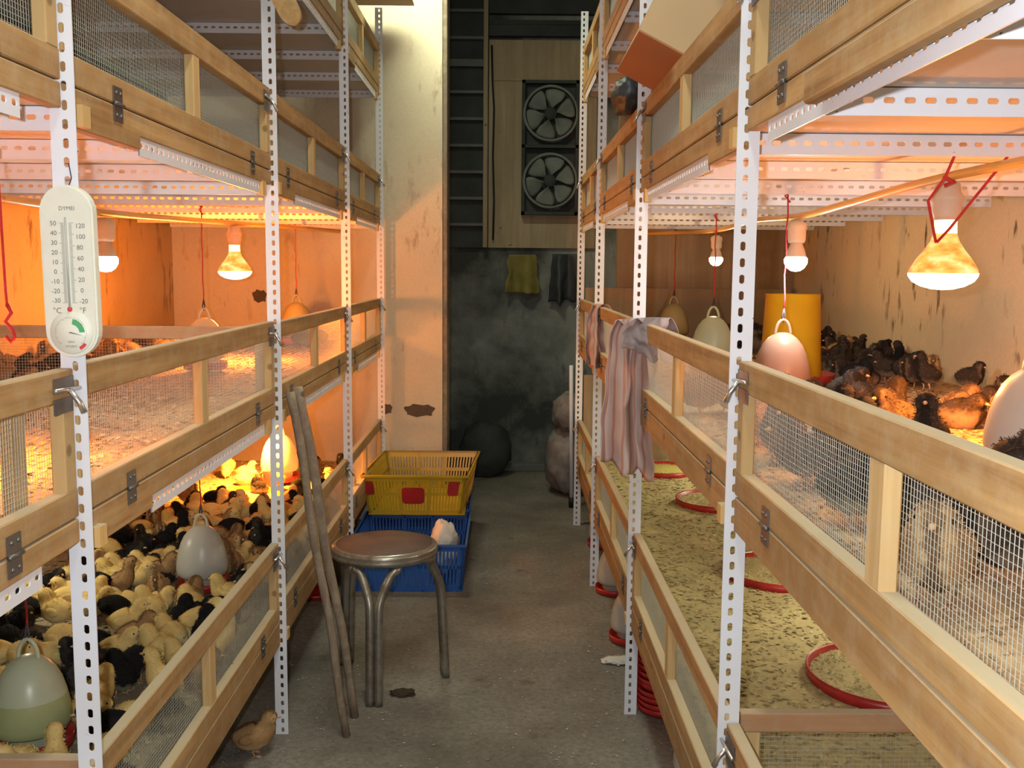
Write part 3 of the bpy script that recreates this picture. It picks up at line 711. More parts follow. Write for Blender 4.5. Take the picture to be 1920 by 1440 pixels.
# the three hundred chicks that show largest stay single things; the small far ones become one object
def shown(o):
    v = o.location - cam.location; u = 960 + 1850 * v.x / v.y; q = 510 - 1850 * v.z / v.y
    inside = -30 < u < 1950 and q < 1640 and v.y > .2
    return (o.scale[0] / v.length) if inside else 0.0
chicks = sorted([o for o in col.objects if o.name.startswith('chick')], key=shown, reverse=True)
print('chicks in frame', sum(1 for o in chicks if shown(o) > 0))
rest_ = chicks[298:]
vs, fs, mi, rs, mats = [], [], [], [], []
for o in rest_:
    if shown(o) == 0.0: continue
    me = o.data; Mx = Matrix.LocRotScale(o.location, o.rotation_euler, o.scale); b = len(vs); idx = []
    for m_ in me.materials:
        if m_ not in mats: mats.append(m_)
        idx.append(mats.index(m_))
    for v in me.vertices: vs.append(tuple(Mx @ v.co)); rs += list(v.co)
    for pl_ in me.polygons: fs.append(tuple(b + i for i in pl_.vertices)); mi.append(idx[pl_.material_index])
for o in rest_: bpy.data.objects.remove(o)
if vs:
    me = bpy.data.meshes.new('far_chicks'); me.from_pydata(vs, [], fs)
    for m_ in mats: me.materials.append(m_)
    me.polygons.foreach_set('material_index', mi); me.polygons.foreach_set('use_smooth', [True] * len(fs))
    at = me.attributes.new('rest', 'FLOAT_VECTOR', 'POINT'); at.data.foreach_set('vector', rs)
    o = bpy.data.objects.new('far_chicks', me); col.objects.link(o); tag(o, 'small far chicks massed at the back of the crowded tiers', 'chicks', kind='stuff')

# ------------------------------------------------------------------ drinkers
def drinker(x, y, z, mtl, label, water=False, cord_to=None, scale=1.0, group='bell drinkers', base=True):
    r = empty('bell_drinker', (x, y, z), label, 'drinker', group)
    k = scale; mb = MB()
    prof = [(0.0, .198), (.012, .1975), (.024, .193), (.038, .183), (.052, .166), (.063, .143), (.071, .115), (.0765, .085), (.0775, .062), (.075, .050), (.070, .044), (.058, .040), (.054, .036), (.053, .020), (.051, .018)]
    mis = [1 if (water and (prof[i][1] + prof[i + 1][1]) / 2 < .118 and i < 10) else 0 for i in range(len(prof) - 1)]
    mb.lathe([(a * k, b * k) for a, b in prof], seg=32, mis=mis)
    mb.build('bottle', [mtl, M['milky_water']], r, local=True)
    mb = MB(); mb.tube([(0.021 * k * math.cos(a), 0, (.186 + .046 * math.sin(a)) * k) for a in [PI * i / 12 for i in range(13)]], .0042 * k, 8)
    mb.build('handle', mtl, r, local=True)
    if base:
        mb = MB(); mb.lathe([(0.0, .004), (.060 * k, .004), (.074 * k, .008), (.081 * k, .028), (.083 * k, .028), (.080 * k, .004), (.070 * k, 0), (0, 0)], seg=32)
        mb.lathe([(.046 * k, .006), (.046 * k, .022), (.043 * k, .022), (.043 * k, .006)], seg=24)
        mb.build('base_tray', M['red'], r, local=True)
    if cord_to is not None:
        zt = cord_to - z; h = .229 * k; mb = MB(); sgm = 10
        mb.tube([(0.0015 * math.sin(i * 1.7), 0.0015 * math.cos(i * 2.1), h + .03 + (zt - h - .03) * i / sgm) for i in range(sgm + 1)], .0022, 6)
        mb.tube([(.006, 0, zt - .03), (-.008, .002, zt - .012), (.007, -.002, zt - .002), (0, 0, zt)], .0026, 6)
        mb.tube([(0, 0, h + .034), (.004, 0, h + .012), (0, 0, h - .004), (-.004, 0, h + .010), (0, 0, h + .03)], .0026, 6, 1)
        mb.build('cord', [M['red_cord'], M['dark_cord']], r, local=True)
    return r
drinker(-0.934, 2.99, ZL + .012, M['milky'], 'milky white bell drinker in the thick of the lower left chicks', cord_to=TZ[1] + .01)
drinker(-0.970, 1.95, ZL + .012, M['milky_green'], 'greenish bell drinker half full of water, nearest on the lower left tier', water=True, cord_to=TZ[1] + .01)
drinker(-1.05, 4.563, ZL + .012, M['milky'], 'brightly glowing bell drinker behind the steel post on the lower left tier', scale=1.12)
drinker(-1.062, 3.50, ZM + .01, M['milky'], 'pale bell drinker hanging left of the lit heat bulb on the middle left tier', cord_to=TZ[2] + .01, scale=.93)
drinker(-1.00, 4.76, ZM + .01, M['milky_yellow'], 'yellow-lit bell drinker at the far end of the middle left tier', cord_to=TZ[2] + .01)
drinker(0.86, 5.02, ZM + .01, M['milky_yellow'], 'small yellowish bell drinker farthest back on the middle right tier', cord_to=TZ[2] + .01)
drinker(0.762, 3.60, ZM + .01, M['milky_green'], 'greenish white bell drinker under the warm bulb on the middle right tier', cord_to=TZ[2] + .01)
drinker(0.750, 2.65, ZM + .01, M['milky_pink'], 'pinkish bell drinker in front of the yellow feeder', cord_to=TZ[2] + .01)
drinker(0.925, 1.70, ZM + .01, M['milky'], 'white bell drinker at the right edge under the big heat bulb', cord_to=None)
# yellow tube feeder
r = empty('tube_feeder', (0.961, 3.293, ZM), 'tall yellow tapered plastic feeder behind the pinkish drinker', 'feeder')
mb = MB(); mb.lathe([(.062, .02), (.100, .02), (.101, .03), (.088, .295), (.090, .297), (.086, .297), (.098, .03), (.0, .03)], seg=36); mb.build('hopper', M['yellow_plastic'], r, local=True)
mb = MB(); mb.lathe([(0, .002), (.125, .002), (.145, .035), (.148, .035), (.130, 0), (0, 0)], seg=36); mb.build('feed_tray', M['red'], r, local=True)
mb = MB(); mb.lathe([(0, .19), (.05, .185), (.0925, .17), (.0925, .16), (0, .16)], seg=24); mb.build('feed', M['feed'], r, local=True)

# red feed pans on the lower right tier
for x, y, rr, fd, lb in ((0.955, 2.33, .195, 'l', 'red feed pan sunk in shavings, nearest on the lower right tier'), (0.93, 3.18, .19, 'l', 'red feed pan half hidden by the near right gate on the lower right tier'),
                     (0.925, 4.19, .172, 'l', 'red feed pan in the middle of the lower right tier beside the post'), (0.80, 4.86, .155, 'f', 'red feed pan heaped with yellow feed at the far end of the lower right tier')):
    r = empty('feed_pan', (x, y, ZL - .005), lb, 'pan', 'red feed pans')
    mb = MB(); mb.lathe([(0, .003), (rr - .02, .003), (rr - .008, .008), (rr - .003, .030), (rr + .003, .032), (rr + .002, .004), (rr - .01, 0), (0, 0)], seg=48); mb.build('pan', M['red'], r, local=True)
    mb = MB(); N = 40; rad = rr - .008
    mb.lathe([(rad * t, .016 + .010 * (1 - t) + (.012 if fd == 'f' else 0) * (1 - t * t)) for t in (0.001, .2, .4, .6, .8, 1)], seg=N)
    for i, v in enumerate(mb.v): mb.v[i] = (v[0], v[1], v[2] + .004 * noise.noise((v[0] * 30, v[1] * 30, x * 9)))
    for i in range(700):
        a = rc.uniform(0, 2 * PI); q = rad * math.sqrt(rc.random()) * .97; l = rc.uniform(.002, .007); h = .020 + .008 * (1 - q / rad); b = rc.uniform(0, 6.3)
        px, py = q * math.cos(a), q * math.sin(a)
        mb.add([(px - l * math.cos(b), py - l * math.sin(b), h), (px + l * .5 * math.sin(b), py - l * .5 * math.cos(b), h + .003), (px + l * math.cos(b), py + l * math.sin(b), h + .001), (px - l * .5 * math.sin(b), py + l * .5 * math.cos(b), h + .004)], [(0, 1, 2, 3)])
    mb.build('feed', M['feed'] if fd == 'f' else M['litter_low'], r, local=True)

r = empty('feed_pan', (-1.13, 4.18, ZL - .005), 'yellow-rimmed round pan lying in the orange glow on the lower left tier', 'pan')
mb = MB(); mb.lathe([(0, .003), (.15, .003), (.165, .010), (.170, .034), (.177, .036), (.176, .004), (.16, 0), (0, 0)], seg=44); mb.build('pan', M['yellow_plastic'], r, local=True)
mb = MB(); mb.lathe([(.001, .024), (.08, .022), (.163, .016)], seg=36); mb.build('feed', M['litter_mid'], r, local=True)
# drinkers and pans stored on the floor under the right rack
for x, y, lb in ((0.475, 4.05, 'white bell drinker with red tray stored on the floor, farthest under the right rack'), (0.475, 3.50, 'white bell drinker lying by the post foot on the floor under the right rack'), (0.53, 2.46, 'grey-white bell drinker on the floor at the bottom edge under the right rack')):
    drinker(x, y, 0.001, M['milky'], lb, group='drinkers stored under the right rack')
drinker(0.50, 4.75, 0.001, M['milky'], 'red-based bell drinker beside the far right rack post on the floor', group='drinkers stored under the right rack')
for i in range(11):
    mb = MB(); mb.lathe([(0, .004), (.075, .004), (.088, .024), (.091, .024), (.080, 0), (0, 0)], seg=32)
    o = mb.build('drinker_tray', M['red'], at=(0, 0, 0)); o.location = (0.505 + .003 * math.sin(i * 2), 2.93 + .003 * math.cos(i * 3), 0.001 + i * .0185)
    tag(o, 'red drinker tray topmost of the nested stack beside the post' if i == 10 else 'red drinker tray at the very bottom of the nested stack' if i == 0 else 'red drinker tray nested inside the stack on the floor beside the post', 'tray', 'stacked red drinker trays')
mb = MB(); mb.lathe([(0, .004), (.060, .004), (.074, .022), (.077, .022), (.066, 0), (0, 0)], seg=28); o = mb.build('drinker_tray', M['red'], at=(0, 0, 0)); o.location = (-0.775, 3.98, 0.001)
tag(o, 'single red drinker tray on the floor under the left rack', 'tray')

# ------------------------------------------------------------------ lamps
def heat_bulb(x, y, z, label, d=.128, power=9, rope=False, beam=40, aim=(0, 0, -1), cone=125):
    r = empty('heat_bulb', (x, y, z), label, 'heat lamp', 'heat bulbs'); k = d / .128
    mb = MB(); mb.lathe([(0, -.016), (.02, -.0145), (.04, -.009), (.056, 0.0), (.063, .010), (.064, .016)], seg=36); mb.build('bulb_face', M['heat_face'], r, local=True).scale = (k,) * 3
    mb = MB(); mb.lathe([(.064, .016), (.061, .026), (.050, .044), (.036, .062), (.026, .078), (.0215, .092)], seg=36); mb.build('reflector_glass', M['heat_side'], r, local=True).scale = (k,) * 3
    mb = MB(); mb.lathe([(.0215, .092), (.0205, .112), (.021, .122), (0, .122)], seg=24); mb.build('bulb_neck', M['heat_neck'], r, local=True).scale = (k,) * 3
    mb = MB(); mb.lathe([(.0, .118), (.023, .118), (.024, .128), (.027, .135), (.027, .150), (.030, .155), (.030, .163), (.024, .170), (.022, .188), (.010, .194), (0, .194)], seg=24); mb.build('socket', M['socket'], r, local=True).scale = (k,) * 3
    if rope:
        mb = MB()
        for pts in ([(-.058, -.16, .232), (-.050, -.10, .190), (-.062, -.06, .150), (-.040, -.04, .095), (-.026, -.02, .075)], [(.040, -.16, .232), (.026, -.10, .180), (.012, -.06, .140), (-.012, -.045, .100), (-.026, -.025, .075)]):
            mb.tube(pts, .0028, 6)
        mb.tube([(-.052, -.10, .190), (-.03, -.09, .182), (-.045, -.085, .176)], .004, 6)
        mb.build('rope', M['red_cord'], r, local=True)
    lamp('heat_bulb_glow', 'POINT', (x, y, z - .12), power, HEAT, 0.04)
    lamp('heat_bulb_beam', 'SPOT', (x, y, z - .03), beam, HEAT, 0.04, Vector(aim).to_track_quat('-Z', 'Y').to_euler(), spot_size=R(cone), spot_blend=0.8)
    return r
def led(x, y, z, mtl, label, color, power, r_=.030):
    r = empty('led_bulb', (x, y, z), label, 'light bulb'); k = r_ / .03
    mb = MB(); mb.lathe([(0, -.024), (.012, -.022), (.022, -.015), (.029, -.003), (.030, .008), (.026, .014)], seg=28); mb.build('globe', mtl, r, local=True).scale = (k,) * 3
    mb = MB(); mb.lathe([(.026, .014), (.022, .03), (.016, .046), (.014, .054), (0, .054)], seg=24)
    mb.build('bulb_body', M['socket'], r, local=True).scale = (k,) * 3
    mb = MB(); mb.lathe([(.0, .050), (.020, .050), (.023, .060), (.023, .082), (.026, .086), (.024, .100), (.010, .108), (0, .108)], seg=24); mb.build('socket', M['socket'], r, local=True).scale = (k,) * 3
    lamp('led_light', 'POINT', (x, y, z - .05), power, color, 0.025)
heat_bulb(0.850, 1.92, 1.335, 'big glowing amber heat bulb hung by red ropes, nearest on the right', power=6, rope=True, beam=60, aim=(.42, .40, -.62), cone=95)
heat_bulb(-1.053, 3.885, 1.322, 'glowing amber heat bulb over the middle left tier between two drinkers', power=26, beam=40)
led(0.761, 2.595, 1.377, M['led'], 'lit cold white bulb beside the red cord on the right', COOL, 3.2)
led(0.825, 3.88, 1.395, M['warm_globe'], 'small lit warm bulb above the greenish drinker on the right', WARM, 3.4, .027)
led(-0.976, 2.438, 1.362, M['led'], 'lit cold white bulb right of the thermometer on the left', COOL, 1.6)
# heat bulbs whose glow fills the other bays
heat_bulb(-1.12, 4.42, 0.705, 'heat bulb hanging low over the far lower left chicks behind the middle tier', power=9, beam=100, cone=150)
heat_bulb(-1.02, 1.74, 1.235, 'heat bulb over the nearest bay of the middle left tier', power=1.0, beam=45, cone=160)
led(1.22, 4.55, 0.79, M['led'], 'cold white bulb under the middle tier at the far end of the lower right tier', (1.0, 1.0, .72), 5.0)
led(1.12, 2.75, 0.79, M['led'], 'unseen bulb added under the middle tier to light the near lower right shavings', (1.0, .95, .70), 4.0)  # added, hidden bulb that brightens the near lower right bedding
led(-1.38, 2.75, 0.79, M['led'], 'unseen bulb added under the middle tier to light the lower left chicks', (1.0, .92, .66), 2.2)  # weaker hidden bulb, added to lift the lower left crowd
# yellow conduit pipes that carry the sockets
def pipe(pts, label, r_=.009):
    mb = MB(); n = len(pts); out = []
    for i in range(n - 1):
        p0, p1, p2, p3 = (Vector(pts[max(0, min(n - 1, j))]) for j in (i - 1, i, i + 1, i + 2))
        for q in range(6):
            t = q / 6; out.append(0.5 * ((2 * p1) + (-p0 + p2) * t + (2 * p0 - 5 * p1 + 4 * p2 - p3) * t * t + (-p0 + 3 * p1 - 3 * p2 + p3) * t ** 3))
    out.append(Vector(pts[-1])); mb.tube(out, r_, 10); tag(mb.build('conduit_pipe', M['hose'], at=pts[0]), label, 'pipe')
pipe([(0.92, .6, 1.536), (0.90, 1.2, 1.540), (0.852, 1.92, 1.536), (.80, 2.3, 1.512), (0.765, 2.60, 1.496), (0.80, 3.2, 1.515), (0.825, 3.88, 1.512), (0.83, 4.6, 1.53), (0.66, 5.0, 1.538)], 'yellow pipe holding the sockets above the right chicks')
pipe([(-1.28, .6, 1.52), (-1.10, 1.30, 1.500), (-1.02, 1.74, 1.488), (-0.98, 2.44, 1.482), (-1.05, 3.2, 1.505), (-1.053, 3.885, 1.524), (-0.95, 4.5, 1.535), (-.80, 5.05, 1.535)], 'yellow pipe holding the sockets above the left chicks')
# red cord with hook at the far left
mb = MB(); mb.tube([(-0.867, 1.72, 1.556), (-0.865, 1.72, 1.45), (-0.863, 1.72, 1.31), (-0.862, 1.72, 1.28)], .0024, 6)
mb.tube([(-0.862, 1.72, 1.285), (-0.855, 1.72, 1.27), (-0.866, 1.72, 1.255), (-0.854, 1.72, 1.24), (-0.851, 1.72, 1.228), (-0.858, 1.72, 1.220), (-0.867, 1.72, 1.229)], .0035, 6)
tag(mb.build('hanging_hook', M['red_cord'], at=(-.883, 1.72, 1.556)), 'red cord with an empty hook at the left edge', 'hook')
mb = MB(); mb.tube([(-.86, 3.62, 2.215), (-.861, 3.62, 2.13), (-.858, 3.62, 2.04), (-.865, 3.62, 2.03)], .004, 6)
mb.build('cord', M['red_cord'], rackL)

# ------------------------------------------------------------------ thermometer on the first left post
ty = 1.452; tx = -0.633; tz = 1.343
tr = empty('thermometer', (tx, ty, tz), 'long ivory wall thermometer with round humidity dial on the left post', 'thermometer')
def stadium(w_, h, n=14):
    pts = []
    for i in range(n + 1): a = PI * i / n; pts.append((w_ * math.cos(a), h - w_ + w_ * math.sin(a)))
    for i in range(n + 1): a = PI + PI * i / n; pts.append((w_ * math.cos(a), -h + w_ + w_ * math.sin(a)))
    return pts
def slab(mb, pts, y0, y1, mi=0):
    n = len(pts); vs = [(x, y0, z) for x, z in pts] + [(x, y1, z) for x, z in pts]
    mb.add(vs, [tuple(range(n))[::-1] if False else tuple(range(n)), tuple(range(n, 2 * n))[::-1]] + [(i, n + i, n + (i + 1) % n, (i + 1) % n) for i in range(n)], mi)
HW, HH = .0385, .1245
mb = MB(); slab(mb, stadium(HW, HH), -.004, .010); slab(mb, stadium(HW - .003, HH - .003), -.0065, -.004)
mb.build('case', M['therm'], tr, local=True)
mb = MB(); mb.tube([(0, -.0085, -.052), (0, -.0085, .078)], .0016, 8); mb.build('glass_tube', M['milky'], tr, local=True)
mb = MB(); mb.sphere((0, -.0085, -.054), .0036, 10, 8); mb.build('bulb', M['red_ink'], tr, local=True)
mb = MB(); mb.lathe([(0, -.0095), (.030, -.0095), (.0315, -.0065), (.0315, -.0060)], seg=40, axis='y')
mb.v = [(x + .0, y, z - .0885) for x, y, z in mb.v]; mb.build('humidity_dial', M['therm'], tr, local=True)
def arc(mb, r0, r1, a0, a1, mi, y=-.0098, n=12, c=(0, -.0885)):
    vs = [];
    for i in range(n + 1):
        a = a0 + (a1 - a0) * i / n
        for r_ in (r0, r1): vs.append((c[0] + r_ * math.cos(a), y, c[1] + r_ * math.sin(a)))
    mb.add(vs, [(2 * i, 2 * i + 1, 2 * i + 3, 2 * i + 2) for i in range(n)], mi)
mb = MB()
arc(mb, .0125, .0205, R(2), R(80), 1); arc(mb, .0235, .0285, R(-62), R(-38), 2)
for i in range(41):
    a = R(225 - 270 * i / 40); arc(mb, .0215 if i % 4 else .0200, .0235, a, a + R(1.2), 0, n=1)
for i in range(81):   # scale ticks
    z = -.045 + .115 * i / 80; l = .0075 if i % 10 == 0 else .0045
    mb.add([(-.0035 - l, -.0067, z - .00025), (-.0035, -.0067, z - .00025), (-.0035, -.0067, z + .00025), (-.0035 - l, -.0067, z + .00025)], [(0, 1, 2, 3)], 0)
for i in range(71):
    z = -.045 + .115 * i / 70; l = .0075 if i % 10 == 0 else .0045
    mb.add([(.0035, -.0067, z - .00025), (.0035 + l, -.0067, z - .00025), (.0035 + l, -.0067, z + .00025), (.0035, -.0067, z + .00025)], [(0, 1, 2, 3)], 0)
mb.add([(-.004, -.0099, -.0885), (0.0, -.0100, -.0872), (.018, -.0099, -.0930), (0.0, -.0100, -.0892)], [(0, 1, 2, 3)], 0)
mb.build('scale_marks', [M['ink'], M['green_ink'], M['red_ink']], tr, local=True)
def text(s_, x, z, size, parent, m_, y=-.0069):
    c = bpy.data.curves.new('t', 'FONT'); c.body = s_; c.size = size; c.align_x = 'CENTER'; c.align_y = 'CENTER'; c.resolution_u = 3
    o = bpy.data.objects.new('t', c); col.objects.link(o); dg = bpy.context.evaluated_depsgraph_get(); me = bpy.data.meshes.new_from_object(o.evaluated_get(dg))
    bpy.data.objects.remove(o); me.materials.clear(); me.materials.append(m_)
    me.transform(Matrix.Translation((x, y, z)) @ Matrix.Rotation(PI / 2, 4, 'X')); return me
parts = []
for i, s_ in enumerate(['-30', '-20', '-10', '0', '10', '20', '30', '40', '50']): parts.append((s_, -.0185 if s_[0] != '-' else -.0195, -.042 + .0139 * i, .0095))
for i, s_ in enumerate(['-20', '0', '20', '40', '60', '80', '100', '120']): parts.append((s_, .0185 if len(s_) < 3 else .0200, -.043 + .0155 * i, .0095))
parts += [('°C', -.019, -.0565, .0115), ('°F', .018, -.0565, .0115), ('DYMEI', 0.002, .0905, .0080), ('%RH', .000, -.1020, .0050), ('HYGRO', .000, -.1085, .0048)]
mbx = MB()
for a in parts:
    me = text(a[0], a[1], a[2], a[3], tr, M['ink'], -.0069 if a[2] > -.09 else -.0099)
    mbx.add([tuple(v.co) for v in me.vertices], [tuple(p.vertices) for p in me.polygons])
mbx.build('lettering', M['ink'], tr, local=True)
mb = MB(); mb.tube([(.002, -.004, .112), (.006, .006, .135), (.0, .014, .155), (.012, .020, .175)], .0009, 5); mb.build('hanging_string', M['dark_cord'], tr, local=True)
tr.rotation_euler = (0, R(-0.6), 0)

# ------------------------------------------------------------------ stool
st = empty('stool', (-0.385, 3.13, 0), 'round steel stool with a worn brown seat standing in the aisle', 'stool')
SZ = .468; SR = .168
mb = MB(); mb.lathe([(0, SZ), (SR - .012, SZ), (SR - .004, SZ - .003), (SR - .004, SZ - .01), (0, SZ - .01)], seg=48); mb.build('seat', M['seat_top'], st, local=True)
mb = MB(); mb.lathe([(SR - .012, SZ + .001), (SR, SZ - .003), (SR + .004, SZ - .010), (SR + .001, SZ - .016), (SR + .005, SZ - .022), (SR + .002, SZ - .034), (SR - .006, SZ - .037), (SR - .02, SZ - .030), (0, SZ - .028)], seg=48); mb.build('seat_rim', M['tube'], st, local=True)
feet = [(-.012, -.190), (.195, .045), (-.150, .145)]
for fx, fy in feet:
    a = math.atan2(fy, fx); mb = MB(); tx_, ty_ = -math.sin(a), math.cos(a)
    for q in (-1, 1):
        rad = SR - .022; a2 = a + q * .52
        top = (rad * math.cos(a2) * .55, rad * math.sin(a2) * .55, SZ - .043); kn = (rad * math.cos(a2 - q * .06), rad * math.sin(a2 - q * .06), SZ - .046)
        bend = (rad * 1.05 * math.cos(a2 - q * .22), rad * 1.05 * math.sin(a2 - q * .22), SZ - .066)
        mid = (fx * .88 + tx_ * q * .019, fy * .88 + ty_ * q * .019, SZ - .135); m2 = (fx * .93 + tx_ * q * .0135, fy * .93 + ty_ * q * .0135, SZ - .19); bot = (fx + tx_ * q * .0132, fy + ty_ * q * .0132, 0.0)
        P = [top, kn, bend, mid, m2, ((m2[0] + bot[0]) / 2, (m2[1] + bot[1]) / 2, m2[2] / 2), bot]; out = []
        for i in range(len(P) - 1):
            p0, p1, p2, p3 = (Vector(P[max(0, min(len(P) - 1, j))]) for j in (i - 1, i, i + 1, i + 2))
            for w2 in range(5):
                t = w2 / 5; out.append(0.5 * ((2 * p1) + (-p0 + p2) * t + (2 * p0 - 5 * p1 + 4 * p2 - p3) * t * t + (-p0 + 3 * p1 - 3 * p2 + p3) * t ** 3))
        out.append(Vector(bot)); mb.tube(out, .0138, 12)
    mb.build('leg', M['tube'], st, local=True)
# poles leaning on the left rack
for a, b, rr, lb in (((-.448, 2.736, .0), (-.6085, 2.80, 1.00), (.011, .013), 'thin brown wooden pole leaning on the left rack, nearer of two'), ((-.441, 2.86, .0), (-.602, 2.875, 1.005), (.012, .016), 'grey-brown wooden pole leaning on the left rack, behind the thinner one')):
    mb = MB(); n = 14
    pts = [tuple(a[i] + (b[i] - a[i]) * t / n + (.004 * math.sin(t * .9 + rr[0] * 900) if i == 0 else 0) for i in range(3)) for t in range(n + 1)]
    mb.tube(pts, [rr[0] + (rr[1] - rr[0]) * t / n + .0007 * math.sin(t * 2.3) for t in range(n + 1)], 10)
    tag(mb.build('wooden_pole', M['old_wood'], at=a), lb, 'pole')

# ------------------------------------------------------------------ crates
def crate(x0, x1, y0, y1, z0, h, m_, label, flare=.02, labels=None, skew=0.0):
    r = empty('plastic_crate', ((x0 + x1) / 2, (y0 + y1) / 2, z0), label, 'crate'); W = (x1 - x0) / 2; D = (y1 - y0) / 2; mb = MB(); T = .004
    def P(side, u, z, d):   # side wall point: u along -1..1, z height, d depth offset
        f = 1 + (flare / W) * (z / h - 1) if True else 1; w2 = W - flare * (1 - z / h); d2 = D - flare * (1 - z / h)
        if side == 0: p = (u * w2, -d2 + d, z)
        elif side == 1: p = (u * w2, d2 - d, z)
        elif side == 2: p = (-w2 + d, u * d2, z)
        else: p = (w2 - d, u * d2, z)
        return (p[0] + skew * p[1], p[1], p[2])
    def slabq(side, u0, u1, z0_, z1_, d0=0, d1=T):
        vs = [P(side, u, z, d) for d in (d0, d1) for z in (z0_, z1_) for u in (u0, u1)]
        mb.add(vs, [(0, 2, 3, 1), (4, 5, 7, 6), (0, 1, 5, 4), (1, 3, 7, 5), (3, 2, 6, 7), (2, 0, 4, 6)])
    for sd in range(4):
        wl = (W if sd < 2 else D) * 2; n = int(wl / .0155); ends = [-1 + 2 * i / n for i in range(n + 1)]
        for a, b in ((0, .022), (h * .48, h * .48 + .016), (h - .030, h)): slabq(sd, -1, 1, a, b)
        slabq(sd, -1.012, 1.012, h - .010, h, -.010, T); slabq(sd, -1.006, 1.006, 0, .006, -.003, T)
        slabq(sd, -1.0, -.93, 0, h); slabq(sd, .93, 1.0, 0, h)
        for i in range(n):
            c = (ends[i] + ends[i + 1]) / 2; k = .0042 / (wl / 2)
            slabq(sd, c - k, c + k, .02, h - .028)
        if sd < 2: slabq(sd, -.30, -.26, 0, h, -.003, T); slabq(sd, .26, .30, 0, h, -.003, T)
    mb.box(-W + flare, W - flare, -D + flare, D - flare, 0, .005)
    mb.build('body', m_, r, local=True)
    if labels:
        for u0, u1, za, zb in labels:
            mb = MB(); N = 20; pts = []
            cx, cz = (u0 + u1) / 2, (za + zb) / 2
            for i in range(N): a = 2 * PI * i / N; pts.append((cx + (u1 - u0) / 2 * math.copysign(abs(math.cos(a)) ** .35, math.cos(a)), cz + (zb - za) / 2 * math.copysign(abs(math.sin(a)) ** .35, math.sin(a))))
            vs = [P(0, u, z, -.005) for u, z in pts] + [P(0, u, z, -.0005) for u, z in pts]
            mb.add(vs, [tuple(range(N)), tuple(range(N, 2 * N))[::-1]] + [(i, N + i, N + (i + 1) % N, (i + 1) % N) for i in range(N)])
            mb.build('label_plate', M['red'] if m_ is M['crate_yellow'] else m_, r, local=True)
    return r
crate(-0.642, -0.160, 4.03, 4.60, 0.001, .205, M['crate_blue'], 'blue slatted plastic crate on the floor behind the stool', .012, [(-.20, .20, .095, .155)])
crate(-0.635, -0.165, 4.66, 5.18, 0.001, .205, M['crate_blue'], 'blue slatted plastic crate under the yellow one', .012)
crate(-0.640, -0.150, 4.50, 5.12, 0.208, .195, M['crate_yellow'], 'yellow slatted plastic crate with red plates stacked on the blue ones', .030, [(-.26, .20, .055, .135), (.66, .88, .095, .165), (-.98, -.80, .10, .165)], skew=.06)
# crumpled white bag in the blue crate
def lump(name, c, rx, ry, rz, m_, label, cat, seed, amp=.25, fr=3.0):
    mb = MB(); n, k = 28, 18; vs = []
    def f(u, v):
        th = PI * v; a = 2 * PI * u; d = Vector((math.sin(th) * math.cos(a), math.sin(th) * math.sin(a), math.cos(th)))
        q = 1 + amp * noise.noise(d * fr + Vector((seed, 0, 0))) + amp * .5 * abs(noise.noise(d * fr * 3 + Vector((0, seed, 0))))
        return (c[0] + d.x * rx * q, c[1] + d.y * ry * q, max(c[2] - rz * .98, c[2] + d.z * rz * q))
    mb.grid(f, n, k); return tag(mb.build(name, m_, at=(c[0], c[1], c[2] - rz)), label, cat)
lump('plastic_bag', (-0.262, 4.26, .135), .062, .13, .105, M['bag_white'], 'crumpled white bag lying in the blue crate behind the stool', 'bag', 3)
# clod, scrap
lump('clod', (-0.315, 3.02, .008), .035, .020, .010, M['dropping'], 'dark brown clod on the concrete in front of the stool', 'clod', 5, .5)
lump('paper_scrap', (0.40, 3.30, .006), .05, .035, .006, M['paper'], 'pale crumpled scrap on the floor beside the right post', 'scrap', 8, .5)

# ------------------------------------------------------------------ rags on the right gates
def rag(x0, x1, yc, ztop, zbot, m_, label, seed, pl=3.5, spread=1.25, ragged=.05):
    mb = MB()
    def f(u, v):
        xm = (x0 + x1) / 2; w_ = (x1 - x0) * (.62 + (spread - .62) * v ** .7)
        if v < .12:   # passes over the rail
            t = v / .12; z = ztop - .04 + .042 * math.sin(t * PI / 2); x = xm + (u - .5) * w_ + .035 * (1 - t); y = yc + .03 * math.sin(pl * PI * u)
        else:
            t = (v - .12) / .88; zb = zbot + ragged * (u - .25) * -1 + ragged * .6 * noise.noise((u * 6, seed, 0)); z = ztop - t * (ztop - zb)
            x = xm - .016 * math.sin(min(1, t * 3) * PI / 2) + (u - .5) * w_; y = yc + (.022 + .022 * t) * math.sin(pl * 2 * PI * u + .7 * math.sin(3 * t)) + .012 * noise.noise((u * 5, t * 4, seed)) - .05 * t
            x += .010 * noise.noise((u * 3, t * 5, seed + 4))
        return (x, y, z)
    mb.grid(f, 60, 40, uv=True); o = mb.build('rag', m_, at=(x0, yc, ztop)); tag(o, label, 'rag')
    so = o.modifiers.new('thick', 'SOLIDIFY'); so.thickness = .0016; return o
rag(.300, .428, 2.80, 1.214, .800, M['rag'], 'pinkish striped sacking rag hung over the gate at the second right post', 2, 1.6, 1.15)
rag(.348, .430, 4.07, 1.214, .965, M['rag'], 'small pinkish rag over the gate at the third right post', 9, 1.5, 1.0, .02)
rag(.345, .475, 2.74, 1.221, 1.13, M['rag_grey'], 'grey plastic flap folded over the gate rail beside the pink rag', 15, 1.0, 1.1, .04)

